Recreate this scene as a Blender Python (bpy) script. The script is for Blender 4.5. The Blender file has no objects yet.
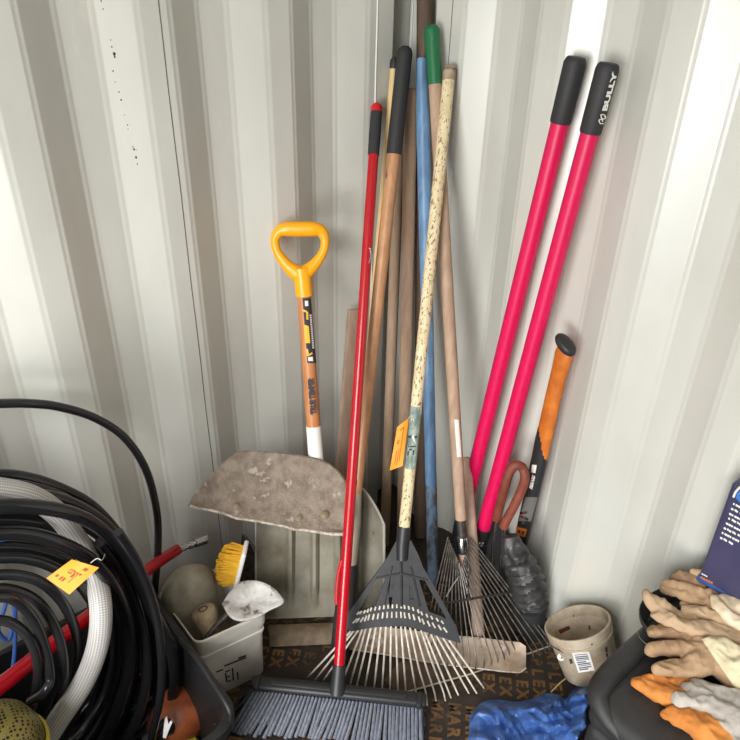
import bpy, bmesh, math, random
from mathutils import Vector as V, Matrix, noise
from mathutils.bvhtree import BVHTree
random.seed(7)
sc = bpy.context.scene
COL = sc.collection

# ------------------------------------------------------------------ camera
F, TH, RO, YAW, HC = 692.2, .5242, .0236, .706, 1.6
CX, CY = .0803, 1.8868                       # room corner seen from the camera
EX = (math.cos(YAW), math.sin(YAW)); EY = (-math.sin(YAW), math.cos(YAW))
def to_room(x, y, z):                         # direction, camera-aligned -> room axes
    return V((x*EX[0]+y*EX[1], x*EY[0]+y*EY[1], z))
CAM = to_room(-CX, -CY, 0); CAM.z = HC
cr, sr, ct, st = math.cos(RO), math.sin(RO), math.cos(TH), math.sin(TH)
RIGHT = to_room(cr, sr*st, sr*ct); UP = to_room(-sr, cr*st, cr*ct); FWD = to_room(0, ct, -st)
cam = bpy.data.cameras.new('camera'); co = bpy.data.objects.new('camera', cam); COL.objects.link(co)
cam.sensor_width = 36; cam.lens = F/740*36; cam.clip_start = .05
m = Matrix((RIGHT, UP, -FWD)).transposed().to_4x4(); m.translation = CAM
co.matrix_world = m; sc.camera = co

def ray(x, y): return (FWD + RIGHT*((x-370)/F) - UP*((y-370)/F))
def Z(x, y, z=0.): r = ray(x, y); return CAM + r*((z-CAM.z)/r.z)
def Y(x, y, v): r = ray(x, y); return CAM + r*((v-CAM.y)/r.y)
def X(x, y, v): r = ray(x, y); return CAM + r*((v-CAM.x)/r.x)
def PL(x, y, p, n): r = ray(x, y); return CAM + r*((p-CAM).dot(n)/r.dot(n))
def depth(p): return (p-CAM).dot(FWD)
def px(p):
    d = p-CAM; k = F/d.dot(FWD); return 370+d.dot(RIGHT)*k, 370-d.dot(UP)*k
def mpp(p): return depth(p)/F                 # metres per pixel at p
def on_line(A, B, y):                         # the point of segment A-B seen at height y
    lo, hi = -.3, 1.3
    for _ in range(50):
        mid = (lo+hi)/2
        if px(A.lerp(B, mid))[1] < y: lo = mid
        else: hi = mid
    return A.lerp(B, lo)

# ------------------------------------------------------------------ materials
def lin(c): return tuple((v/255/12.92 if v/255 <= .04045 else ((v/255+.055)/1.055)**2.4) for v in c)+(1,)
def mat(name, c, rough=.5, metal=0, c2=None, scale=(20, 20, 20), lo=.4, hi=.6, detail=5, bump=0, bscale=60, c3=None, s3=8, t3=.62, spec=.5, coat=0):
    m = bpy.data.materials.new(name); m.use_nodes = True; nt = m.node_tree; N = nt.nodes; L = nt.links
    b = N['Principled BSDF']; b.inputs['Roughness'].default_value = rough; b.inputs['Metallic'].default_value = metal
    b.inputs['Specular IOR Level'].default_value = spec
    b.inputs['Coat Weight'].default_value = coat
    b.inputs['Base Color'].default_value = lin(c)
    tc = N.new('ShaderNodeTexCoord')
    def nz(sc_, det):
        mp = N.new('ShaderNodeMapping'); mp.inputs['Scale'].default_value = sc_ if hasattr(sc_, '__len__') else (sc_,)*3
        L.new(tc.outputs['Object'], mp.inputs['Vector'])
        n = N.new('ShaderNodeTexNoise'); n.inputs['Scale'].default_value = 1; n.inputs['Detail'].default_value = det
        n.inputs['Roughness'].default_value = .62
        L.new(mp.outputs[0], n.inputs['Vector']); return n.outputs['Fac']
    def ramp(src, lo, hi):
        r = N.new('ShaderNodeMapRange'); r.inputs['From Min'].default_value = lo; r.inputs['From Max'].default_value = hi
        L.new(src, r.inputs['Value']); return r.outputs[0]
    out = None
    if c2:
        mx = N.new('ShaderNodeMix'); mx.data_type = 'RGBA'
        L.new(ramp(nz(scale, detail), lo, hi), mx.inputs['Factor'])
        mx.inputs[6].default_value = lin(c); mx.inputs[7].default_value = lin(c2); out = mx.outputs[2]
    if c3:
        mx = N.new('ShaderNodeMix'); mx.data_type = 'RGBA'
        L.new(ramp(nz(s3, 6), t3, t3+.06), mx.inputs['Factor'])
        if out: L.new(out, mx.inputs[6])
        else: mx.inputs[6].default_value = lin(c)
        mx.inputs[7].default_value = lin(c3); out = mx.outputs[2]
    if out: L.new(out, b.inputs['Base Color'])
    if bump:
        bp = N.new('ShaderNodeBump'); bp.inputs['Strength'].default_value = bump; bp.inputs['Distance'].default_value = .004
        L.new(nz(bscale, 4), bp.inputs['Height']); L.new(bp.outputs[0], b.inputs['Normal'])
    return m
WOODS = (60, 60, 4)
M = dict(
 wall=mat('cream_paint', (190, 190, 181), 0.32, c2=(206, 206, 197), scale=(3, 3, 1.2), lo=.35, hi=.7, c3=(204, 200, 189), s3=(5, 5, 2), t3=.64, spec=.85),
 seam_white=mat('white_caulk', (238, 238, 232), .5), seam_dark=mat('dark_seam', (92, 90, 84), .7),
 spot=mat('dark_specks', (58, 50, 46), .9),
 floor=mat('film_plywood', (54, 42, 33), .6, c2=(38, 32, 27), scale=(9, 9, 9), bump=.25, bscale=120, c3=(92, 80, 66), s3=22, t3=.66),
 print=mat('orange_print', (120, 86, 48), .7, c2=(58, 45, 33), scale=(5, 5, 5), lo=.40, hi=.58, c3=(50, 40, 31), s3=40, t3=.56),
 ceil=mat('ceiling_paint', (206, 204, 194), .6),
 red=mat('red_enamel', (176, 10, 26), .28, coat=.3), redtip=mat('red_plastic', (205, 20, 34), .4),
 black=mat('black_plastic', (40, 40, 42), .45), rubber=mat('black_rubber', (44, 44, 45), .62, bump=.15, bscale=200),
 grip=mat('textured_grip', (46, 46, 47), .7, bump=.6, bscale=420),
 hose=mat('black_hose', (24, 24, 26), .24), hose2=mat('grey_black_hose', (34, 34, 36), .27),
 bristle=mat('grey_bristle', (84, 88, 98), .6, c2=(106, 110, 121), scale=(160, 160, 5), c3=(120, 108, 94), s3=(14, 14, 14), t3=.63),
 wood=mat('weathered_wood', (186, 158, 134), .7, c2=(156, 128, 106), scale=WOODS, lo=.3, hi=.72, bump=.2, bscale=(90, 90, 6), c3=(88, 70, 58), s3=(50, 50, 22), t3=.68),
 wood2=mat('grey_brown_wood', (180, 154, 130), .72, c2=(150, 126, 104), scale=WOODS, lo=.3, hi=.72, bump=.2, bscale=(90, 90, 6), c3=(82, 68, 58), s3=(50, 50, 20), t3=.68),
 woodtan=mat('varnished_wood', (196, 146, 104), .42, c2=(166, 120, 84), scale=WOODS, lo=.3, hi=.72, c3=(110, 78, 56), s3=(30, 30, 8), t3=.66),
 woodash=mat('new_ash_wood', (198, 134, 82), .45, c2=(176, 112, 64), scale=WOODS, lo=.3, hi=.7),
 woodlight=mat('pale_wood', (224, 196, 142), .6, c2=(196, 166, 112), scale=WOODS, lo=.35, hi=.7),
 wooddark=mat('dark_brown_wood', (106, 86, 70), .75, c2=(74, 58, 48), scale=WOODS, lo=.3, hi=.7, bump=.3, bscale=(80, 80, 7)),
 woodpink=mat('pinkish_board', (198, 172, 152), .75, c2=(174, 146, 126), scale=WOODS, lo=.3, hi=.7),
 cream=mat('worn_cream_paint', (226, 210, 172), .6, c2=(210, 192, 150), scale=(50, 50, 10), c3=(120, 92, 62), s3=(190, 190, 60), t3=.55),
 greenlabel=mat('worn_green_label', (148, 162, 150), .5, c2=(104, 120, 112), scale=(80, 80, 16), lo=.42, hi=.58, c3=(226, 230, 220), s3=(70, 70, 26), t3=.6),
 green=mat('green_paint', (18, 104, 62), .45, c3=(150, 128, 92), s3=(70, 70, 30), t3=.7),
 blue=mat('worn_blue_paint', (108, 146, 182), .42, c2=(86, 120, 156), scale=(40, 40, 8), c3=(136, 140, 138), s3=(60, 60, 16), t3=.62),
 dirtblue=mat('dirty_blue_paint', (104, 128, 152), .6, c2=(78, 76, 74), scale=(60, 60, 22), lo=.42, hi=.6),
 pink=mat('pink_red_fibreglass', (218, 12, 86), .42, c2=(206, 8, 76), scale=(200, 200, 40)),
 white=mat('white_plastic', (232, 231, 226), .4), sticker=mat('white_sticker', (226, 224, 216), .6),
 yellow=mat('yellow_plastic', (240, 166, 18), .34), yellow2=mat('yellow_print', (236, 178, 48), .5),
 steel=mat('worn_steel', (168, 164, 156), .38, .8, c2=(110, 104, 96), scale=(40, 40, 40), lo=.4, hi=.7),
 chrome=mat('chrome', (200, 200, 198), .2, 1), dark=mat('dark_steel', (64, 62, 60), .5, .5, c2=(92, 82, 72), scale=(90, 90, 90)),
 tine=mat('pale_wire', (214, 208, 196), .4, c2=(186, 176, 160), scale=(120, 120, 30), c3=(140, 116, 92), s3=(60, 60, 60), t3=.68),
 tine2=mat('grey_wire', (118, 113, 106), .4, .3, c2=(84, 76, 68), scale=(60, 60, 60)),
 rakeplastic=mat('grey_black_plastic', (50, 51, 53), .42, c2=(42, 43, 45), scale=(30, 30, 30), c3=(66, 66, 66), s3=(60, 60, 60), t3=.68),
 scoop=mat('dirty_beige_plastic', (144, 140, 124), .5, c2=(104, 94, 76), scale=(9, 9, 7), lo=.38, hi=.66, c3=(98, 84, 66), s3=(14, 14, 9), t3=.66),
 scooprim=mat('pale_rim', (176, 174, 164), .5),
 lip=mat('brown_lip', (132, 116, 92), .55, c2=(104, 86, 66), scale=(20, 20, 20)),
 dirt=mat('dried_dirt', (142, 128, 114), .85, c2=(112, 99, 86), scale=(36, 36, 36), lo=.38, hi=.64, bump=1., bscale=85, c3=(164, 153, 140), s3=(30, 30, 30), t3=.60),
 edge=mat('worn_pale_edge', (196, 188, 174), .6, c2=(150, 136, 118), scale=(60, 60, 60), bump=.5, bscale=150),
 plate=mat('scuffed_tan_steel', (176, 158, 138), .5, .25, c2=(134, 112, 92), scale=(18, 18, 18), lo=.35, hi=.68, c3=(206, 196, 182), s3=(10, 10, 10), t3=.62),
 board=mat('brown_board', (104, 82, 64), .75, c2=(82, 64, 50), scale=(20, 20, 20)),
 rod=mat('pale_metal_rod', (192, 184, 166), .4, .3),
 pail=mat('grubby_pail', (190, 176, 154), .5, c2=(146, 128, 106), scale=(14, 14, 14), lo=.38, hi=.68, c3=(128, 102, 78), s3=(26, 26, 26), t3=.68),
 bucket=mat('white_bucket', (226, 223, 213), .45, c2=(200, 194, 178), scale=(9, 9, 9), lo=.42, hi=.7, c3=(140, 126, 106), s3=(24, 24, 24), t3=.7),
 ink=mat('dark_ink', (52, 50, 56), .7), navyink=mat('navy_ink', (58, 64, 96), .6), redink=mat('dark_red_ink', (96, 40, 40), .7),
 tarp=mat('blue_tarp', (62, 98, 164), .27, c2=(90, 126, 188), scale=(24, 24, 24), lo=.35, hi=.7, bump=.5, bscale=70),
 tub=mat('matt_black_tub', (27, 27, 28), .5),
 case=mat('black_case', (40, 40, 41), .5, c2=(50, 50, 50), scale=(14, 14, 14), bump=.25, bscale=500),
 tan=mat('tan_leather', (176, 146, 112), .8, c2=(140, 110, 82), scale=(16, 16, 16), lo=.35, hi=.7, bump=.5, bscale=60),
 tan2=mat('beige_leather', (188, 162, 130), .8, c2=(162, 134, 104), scale=(16, 16, 16), lo=.35, hi=.7, bump=.5, bscale=55),
 palm=mat('cream_leather', (214, 202, 168), .8, c2=(196, 182, 148), scale=(18, 18, 18), bump=.4, bscale=60),
 greyglove=mat('off_white_leather', (188, 182, 172), .85, c2=(156, 149, 140), scale=(16, 16, 16), lo=.35, hi=.7, bump=.5, bscale=60),
 orangeglove=mat('orange_suede', (204, 132, 62), .85, c2=(180, 108, 44), scale=(26, 26, 26), lo=.35, hi=.7, bump=.4, bscale=80),
 navy=mat('navy_cover', (56, 55, 84), .42, c2=(66, 64, 94), scale=(5, 5, 5)), navyedge=mat('blue_edge', (52, 78, 138), .35),
 bluebright=mat('bright_blue', (60, 118, 186), .4),
 tag=mat('orange_tag', (248, 152, 34), .6), tagdark=mat('tag_print', (150, 70, 20), .7), string=mat('pale_string', (214, 208, 196), .7),
 orange=mat('orange_plastic', (222, 118, 26), .5, c2=(202, 100, 22), scale=(20, 20, 20)),
 axeorange=mat('orange_grip', (206, 116, 34), .55, c2=(184, 96, 26), scale=(24, 24, 24)),
 brownrub=mat('red_brown_rubber', (132, 66, 48), .6, c2=(112, 54, 40), scale=(30, 30, 30)),
 rib=mat('dusty_black_rubber', (56, 55, 55), .45, c2=(38, 37, 37), scale=(30, 30, 30), c3=(104, 98, 96), s3=(40, 40, 40), t3=.6),
 jug=mat('cloudy_beige_plastic', (164, 158, 142), .5, c2=(140, 132, 114), scale=(12, 12, 12), c3=(112, 100, 84), s3=(24, 24, 24), t3=.66),
 knob=mat('turned_wood', (176, 158, 132), .6, c2=(146, 124, 98), scale=(24, 24, 24)),
 fibre=mat('yellow_fibre', (236, 186, 44), .75, c2=(214, 156, 28), scale=(40, 40, 40)),
 paint=mat('white_paint_crust', (208, 206, 202), .55, c2=(164, 158, 152), scale=(20, 20, 20), lo=.42, hi=.66, bump=.5, bscale=70, c3=(98, 80, 74), s3=(13, 13, 13), t3=.57),
 copper=mat('copper_orange_plastic', (158, 84, 50), .4, c2=(122, 60, 36), scale=(16, 16, 16)),
 yg=mat('yellow_green_plastic', (176, 160, 40), .45), cordblue=mat('blue_cord', (58, 96, 168), .5), cordgreen=mat('green_cord', (52, 78, 50), .5),
)
def node_mat(name, build):
    m = bpy.data.materials.new(name); m.use_nodes = True; build(m.node_tree.nodes, m.node_tree.links, m.node_tree.nodes['Principled BSDF']); M[name] = m
def braid(N, L, b):                            # woven pattern that runs along the hose's own UVs
    uv = N.new('ShaderNodeUVMap'); mp = N.new('ShaderNodeMapping'); L.new(uv.outputs[0], mp.inputs[0])
    sep = N.new('ShaderNodeSeparateXYZ'); L.new(mp.outputs[0], sep.inputs[0])
    def mth(op, a, c):
        n = N.new('ShaderNodeMath'); n.operation = op
        for i, v in enumerate((a, c)):
            if isinstance(v, (int, float)): n.inputs[i].default_value = v
            else: L.new(v, n.inputs[i])
        return n.outputs[0]
    u = mth('MULTIPLY', sep.outputs[0], 12); v = mth('MULTIPLY', sep.outputs[1], 150)
    s1 = mth('SINE', mth('MULTIPLY', mth('ADD', u, v), 6.283), 0); s2 = mth('SINE', mth('MULTIPLY', mth('SUBTRACT', u, v), 6.283), 0)
    f = mth('MULTIPLY', mth('ADD', mth('MULTIPLY', s1, s2), 1), .5)
    mx = N.new('ShaderNodeMix'); mx.data_type = 'RGBA'; L.new(f, mx.inputs['Factor'])
    mx.inputs[6].default_value = lin((128, 126, 124)); mx.inputs[7].default_value = lin((212, 208, 202)); L.new(mx.outputs[2], b.inputs['Base Color'])
    b.inputs['Roughness'].default_value = .35
node_mat('braided', braid)
def holes(N, L, b):
    tc = N.new('ShaderNodeTexCoord'); v = N.new('ShaderNodeTexVoronoi'); v.inputs['Scale'].default_value = 150; v.inputs['Randomness'].default_value = .15
    L.new(tc.outputs['Object'], v.inputs['Vector'])
    r = N.new('ShaderNodeMapRange'); r.inputs['From Min'].default_value = .34; r.inputs['From Max'].default_value = .42; L.new(v.outputs['Distance'], r.inputs['Value'])
    mx = N.new('ShaderNodeMix'); mx.data_type = 'RGBA'; L.new(r.outputs[0], mx.inputs['Factor'])
    mx.inputs[6].default_value = lin((26, 24, 18)); mx.inputs[7].default_value = lin((128, 116, 60)); L.new(mx.outputs[2], b.inputs['Base Color'])
    b.inputs['Metallic'].default_value = .4; b.inputs['Roughness'].default_value = .4
node_mat('perforated', holes)

# ------------------------------------------------------------------ mesh helpers
WV = {}
def finish(bm, ang=38):
    bmesh.ops.recalc_face_normals(bm, faces=bm.faces)
    lim = math.radians(ang)
    for f in bm.faces: f.smooth = True
    for e in bm.edges:
        if len(e.link_faces) == 2 and e.calc_face_angle(0) > lim: e.smooth = False
def obj(name, bm, m, parent=None, base=None, ang=38, recalc=True):
    if recalc: finish(bm, ang)
    o = bpy.data.objects.new(name, None) if False else None
    me = bpy.data.meshes.new(name); 
    verts = [v.co.copy() for v in bm.verts]; bm.verts.index_update()
    polys = [[v.index for v in f.verts] for f in bm.faces]
    if parent is not None:
        org = ORG[parent.name]
    else:
        if base is None:
            xs = [v.x for v in verts]; ys = [v.y for v in verts]; zs = [v.z for v in verts]
            base = V(((min(xs)+max(xs))/2, (min(ys)+max(ys))/2, min(zs)))
        org = base
    for v in bm.verts: v.co -= org
    bm.to_mesh(me); bm.free()
    o = bpy.data.objects.new(name, me); COL.objects.link(o)
    if isinstance(m, (list, tuple)):
        for k in m: me.materials.append(k)
    else: me.materials.append(m)
    if parent is not None: o.parent = parent
    else: o.location = org
    ORG[o.name] = org.copy(); WV[o.name] = (verts, polys)
    return o
ORG = {}
def thing(name, base, label, cat, group=None):
    o = bpy.data.objects.new(name, None); COL.objects.link(o); o.location = base; o.empty_display_size = .05
    ORG[o.name] = V(base); return tag(o, label, cat, group)
def tag(o, label, cat, group=None, kind=None):
    o['label'] = label; o['category'] = cat
    if group: o['group'] = group
    if kind: o['kind'] = kind
    return o
def new(): return bmesh.new()
def spline(pts, n=8):
    P = [V(p) for p in pts]; out = []
    for i in range(len(P)-1):
        p0 = P[i-1] if i else P[0]*2-P[1]; p1, p2 = P[i], P[i+1]; p3 = P[i+2] if i+2 < len(P) else P[-1]*2-P[-2]
        for k in range(n):
            t = k/n; out.append(.5*((2*p1)+(p2-p0)*t+(2*p0-5*p1+4*p2-p3)*t*t+(3*p1-p0-3*p2+p3)*t**3))
    out.append(P[-1]); return out
def resamp(vals, n):
    out = []
    for i in range(n):
        t = i/(n-1)*(len(vals)-1); k = min(int(t), len(vals)-2); out.append(vals[k]+(vals[k+1]-vals[k])*(t-k))
    return out
def tube(bm, pts, r, seg=12, cap=True, side=None, flat=1., uv=False, mi=0):
    pts = [V(p) for p in pts]; n = len(pts)
    rs = [r]*n if isinstance(r, (int, float)) else (list(r) if len(r) == n else resamp(list(r), n))
    T = [(pts[min(i+1, n-1)]-pts[max(i-1, 0)]).normalized() for i in range(n)]
    a = V(side) if side is not None else (V((0, 0, 1)) if abs(T[0].z) < .9 else V((1, 0, 0)))
    a = (a-T[0]*a.dot(T[0])).normalized(); rings = []; L = 0
    lay = bm.loops.layers.uv.verify() if uv else None; lens = []
    for i in range(n):
        a = (a-T[i]*a.dot(T[i])).normalized(); b = T[i].cross(a)
        if i: L += (pts[i]-pts[i-1]).length
        lens.append(L)
        rings.append([bm.verts.new(pts[i]+(a*math.cos(2*math.pi*k/seg)+b*math.sin(2*math.pi*k/seg)*flat)*rs[i]) for k in range(seg)])
    for i in range(n-1):
        for k in range(seg):
            f = bm.faces.new((rings[i][k], rings[i][(k+1) % seg], rings[i+1][(k+1) % seg], rings[i+1][k])); f.material_index = mi
            if uv:
                for lp, (uu, vv) in zip(f.loops, ((k/seg, lens[i]), ((k+1)/seg, lens[i]), ((k+1)/seg, lens[i+1]), (k/seg, lens[i+1]))): lp[lay].uv = (uu, vv)
    if cap:
        for rg in (rings[0], rings[-1]): bm.faces.new(rg).material_index = mi
    return rings
def pole(bm, A, B, r, seg=18, rnd=True):
    A, B = V(A), V(B); d = (B-A).normalized(); L = (B-A).length
    r0, r1 = (r, r) if isinstance(r, (int, float)) else r
    pts, rs = [A], [r0*.55]
    for t in (.2, .5, 1.): pts.append(A+d*r0*t*.8); rs.append(r0*(1-(1-t)**2*.4))
    for k in range(1, 12): pts.append(A.lerp(B, k/12)); rs.append(r0+(r1-r0)*k/12)
    pts += [B-d*r1*.2, B]; rs += [r1, r1*.8]
    if not rnd: pts, rs = [A, A.lerp(B, .5), B], [r0, (r0+r1)/2, r1]
    tube(bm, pts, rs, seg)
def lathe(bm, base, axis, prof, n=40, sx=1, xdir=None, sy=1):
    axis = V(axis).normalized(); a = V(xdir) if xdir is not None else axis.orthogonal(); a = (a-axis*a.dot(axis)).normalized(); b = axis.cross(a)
    rings = []
    for r, h in prof:
        if r < 1e-5: rings.append([bm.verts.new(V(base)+axis*h)])
        else: rings.append([bm.verts.new(V(base)+axis*h+a*math.cos(2*math.pi*k/n)*r*sx+b*math.sin(2*math.pi*k/n)*r*sy) for k in range(n)])
    for A, B in zip(rings, rings[1:]):
        for k in range(n):
            q = [A[k % len(A)], A[(k+1) % len(A)], B[(k+1) % len(B)], B[k % len(B)]]; u = []
            for v in q:
                if v not in u: u.append(v)
            if len(u) > 2: bm.faces.new(u)
    return rings
def box(bm, c, ax, size, bev=.0, seg=2):
    ax = [V(a).normalized() for a in ax]; c = V(c); tmp = bmesh.new()
    bmesh.ops.create_cube(tmp, size=1)
    for v in tmp.verts: v.co = V((v.co.x*size[0], v.co.y*size[1], v.co.z*size[2]))
    if bev: bmesh.ops.bevel(tmp, geom=list(tmp.edges), offset=bev, segments=seg, affect='EDGES', profile=.5)
    mp = {}
    for v in tmp.verts: mp[v] = bm.verts.new(c+ax[0]*v.co.x+ax[1]*v.co.y+ax[2]*v.co.z)
    for f in tmp.faces: bm.faces.new([mp[v] for v in f.verts])
    tmp.free()
XYZ = (V((1, 0, 0)), V((0, 1, 0)), V((0, 0, 1)))
def prism(bm, pts, nrm, th, bev=0):
    nrm = V(nrm).normalized(); tmp = bmesh.new()
    lo = [tmp.verts.new(V(p)-nrm*th/2) for p in pts]; hi = [tmp.verts.new(V(p)+nrm*th/2) for p in pts]; n = len(pts)
    tmp.faces.new(lo); tmp.faces.new(hi[::-1])
    for k in range(n): tmp.faces.new((lo[k], lo[(k+1) % n], hi[(k+1) % n], hi[k]))
    if bev: bmesh.ops.bevel(tmp, geom=[e for e in tmp.edges if abs((e.verts[1].co-e.verts[0].co).normalized().dot(nrm)) < .5], offset=bev, segments=2, affect='EDGES')
    mp = {v: bm.verts.new(v.co) for v in tmp.verts}
    for f in tmp.faces: bm.faces.new([mp[v] for v in f.verts])
    tmp.free()
def grid(bm, fn, nu, nv, th=0, away=None):
    P = [[V(fn(i/nu, j/nv)) for j in range(nv+1)] for i in range(nu+1)]
    def nr(i, j):
        if away is not None: return V(away)
        a = P[min(i+1, nu)][j]-P[max(i-1, 0)][j]; b = P[i][min(j+1, nv)]-P[i][max(j-1, 0)]; c = a.cross(b); return c.normalized() if c.length > 1e-12 else V((0, 0, 1))
    A = [[bm.verts.new(P[i][j]) for j in range(nv+1)] for i in range(nu+1)]
    for i in range(nu):
        for j in range(nv): bm.faces.new((A[i][j], A[i+1][j], A[i+1][j+1], A[i][j+1]))
    if th:
        B = [[bm.verts.new(P[i][j]-nr(i, j)*th) for j in range(nv+1)] for i in range(nu+1)]
        for i in range(nu):
            for j in range(nv): bm.faces.new((B[i][j], B[i][j+1], B[i+1][j+1], B[i+1][j]))
        for i in range(nu):
            bm.faces.new((A[i][0], B[i][0], B[i+1][0], A[i+1][0])); bm.faces.new((A[i][nv], A[i+1][nv], B[i+1][nv], B[i][nv]))
        for j in range(nv):
            bm.faces.new((A[0][j], A[0][j+1], B[0][j+1], B[0][j])); bm.faces.new((A[nu][j], B[nu][j], B[nu][j+1], A[nu][j+1]))
def text(s, size, org, xd, yd, m, parent, name='lettering', bold=.0, ext=.0002, stretch=1., single=None):
    cu = bpy.data.curves.new('t', 'FONT'); cu.body = s; cu.size = size; cu.align_x = 'CENTER'; cu.align_y = 'CENTER'; cu.extrude = ext; cu.offset = bold
    cu.resolution_u = 3
    to = bpy.data.objects.new('t', cu); COL.objects.link(to)
    dg = bpy.context.evaluated_depsgraph_get(); me = bpy.data.meshes.new_from_object(to.evaluated_get(dg))
    bpy.data.objects.remove(to); bpy.data.curves.remove(cu)
    xd = V(xd).normalized(); yd = V(yd); yd = (yd-xd*yd.dot(xd)).normalized(); zd = xd.cross(yd)
    b = bmesh.new(); b.from_mesh(me); bpy.data.meshes.remove(me)
    for v in b.verts: v.co = V(org)+xd*v.co.x*stretch+yd*v.co.y+zd*v.co.z
    if single is not None:
        mp = {v: single.verts.new(v.co) for v in b.verts}
        for f in b.faces: single.faces.new([mp[v] for v in f.verts])
        b.free(); return None
    return obj(name, b, m, parent)
def bvh(*objs):
    vs, ps = [], []
    for o in objs:
        v, p = WV[o.name]; k = len(vs); vs += v; ps += [[i+k for i in q] for q in p]
    return BVHTree.FromPolygons(vs, ps)
def decal(name, quad, tree, m, parent, off=.0008, nu=6, nv=6, bm=None):   # a thin sticker wrapped on the surface it sits on
    own = bm is None; bm = bm or new(); ok = True
    def fn(u, v):
        q = [V((a, b, 0)) for a, b in quad]; p = (q[0]*(1-u)+q[1]*u)*(1-v)+(q[3]*(1-u)+q[2]*u)*v
        d = ray(p.x, p.y).normalized(); h = tree.ray_cast(CAM, d)
        if h[0] is None: return None
        n = h[1] if h[1].dot(d) < 0 else -h[1]
        return h[0]+n*off
    P = [[fn(i/nu, j/nv) for j in range(nv+1)] for i in range(nu+1)]
    A = [[bm.verts.new(p) if p else None for p in row] for row in P]
    for i in range(nu):
        for j in range(nv):
            q = (A[i][j], A[i+1][j], A[i+1][j+1], A[i][j+1])
            if all(q): bm.faces.new(q)
    return obj(name, bm, m, parent) if own else None
def mods(o, *ms):
    for t, kw in ms:
        md = o.modifiers.new(t, t)
        for k, v in kw.items(): setattr(md, k, v)
    return o

# ------------------------------------------------------------------ the room
PW, SL, OF, DP = .278, .0721, .0680, 0.036
INN = PW-2*SL-OF
def profile(s_end, s0, smax):
    s, d = s0, 0; out = [(s_end, 0), (s0, 0)]; k = 0; seq = ((SL, 1), (OF, 1), (SL, 0), (INN, 0))
    while s < smax:
        ds, d = seq[k % 4]; s += ds; out.append((s, d)); k += 1
    return out
LP, RP = profile(.058, .1366, 3.2), profile(.086, .1736, 3.2)
def wall(name, pts2, ht, m):
    bm = new(); lo = [bm.verts.new((x, y, 0)) for x, y in pts2]; hi = [bm.verts.new((x, y, ht)) for x, y in pts2]
    for k in range(len(lo)-1): bm.faces.new((lo[k], lo[k+1], hi[k+1], hi[k]))
    bmesh.ops.bevel(bm, geom=[e for e in bm.edges if abs(e.verts[0].co.z-e.verts[1].co.z) > 1 and len(e.link_faces) == 2], offset=.009, segments=3, affect='EDGES')
    o = obj(name, bm, m, base=V((pts2[0][0], pts2[0][1], 0)), ang=60)
    for p in o.data.polygons: p.use_smooth = True
    mods(o, ('WEIGHTED_NORMAL', dict(weight=100, keep_sharp=False)))
    o['kind'] = 'structure'; return o
wall_left = wall('wall_left', [(-s, d*DP) for s, d in LP], 2.4, M['wall'])
wall_right = wall('wall_right', [(d*DP, -s) for s, d in RP], 2.4, M['wall'])
post = wall('trim_1', [(-.058, 0), (-.058, .05), (.05, .05), (.05, -.086), (0, -.086)], 2.4, M['wall'])
bm = new(); box(bm, (-1.55, -1.55, -.02), XYZ, (3.3, 3.3, .04)); floor = obj('floor', bm, M['floor'], base=V((-1.55, -1.55, 0))); floor['kind'] = 'structure'
bm = new(); box(bm, (-1.0999999999999999, -1.0999999999999999, 2.42), XYZ, (2.4, 2.4, .04)); ceil = obj('ceiling', bm, M['ceil']); ceil['kind'] = 'structure'
# caulk and panel seams
def seam(pt, nrm, w, m, par, pairs=None):
    bm = new(); n = V(nrm); t = V((0, 0, 1)).cross(n)
    tube(bm, [V((pt.x, pt.y, 2.38-.1*k)) + t*.0006*math.sin(k*1.7) for k in range(24)], w, 6, side=n, flat=1)
    return obj('seam', bm, m, par)
a = Y(377.5, 0, 0); seam(a, (0, -1, 0), .0022, M['seam_white'], wall_left)
a = Y(158, 0, 0); seam(a, (0, -1, 0), .0011, M['seam_dark'], wall_left)
a = X(453, 0, 0); seam(a, (-1, 0, 0), .0011, M['seam_dark'], wall_right)
# specks of dirt on one bright fold
i0 = max(i for i in range(len(LP)-1) if LP[i][1] == 0 and LP[i+1][1] == 1 and px(V((-LP[i][0], 0, 1.55)))[0] > 110)
P1, P2 = V((-LP[i0][0], 0, 0)), V((-LP[i0+1][0], DP, 0)); NS = (P2-P1).cross(V((0, 0, 1))).normalized()
if NS.dot(CAM-P1) < 0: NS = -NS
bm = new()
for x, y, r in ((101, 1, .9), (103, 9, .8), (110.7, 40, .7), (111.8, 47, .9), (114.3, 54, 1.9), (114.6, 57, 1.2), (113, 71, .9), (115, 82, .6), (119, 92, .8), (121, 100, 1), (124.5, 115, .5), (127.5, 125, .7), (128, 129, .6), (133, 147, .8), (134, 149.5, 1.2), (136, 157.5, 1.4), (137.3, 164, .8), (136, 150, .5)):
    p = PL(x, y, P1, NS); k = mpp(p)*r*.75
    lathe(bm, p-NS*.0003, NS, [(k, 0), (k*.8, .0006), (0, .0009)], 8, xdir=V((0, 0, 1)), sx=1.3)
obj('dirt_speck', bm, M['spot'], wall_left)
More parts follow.
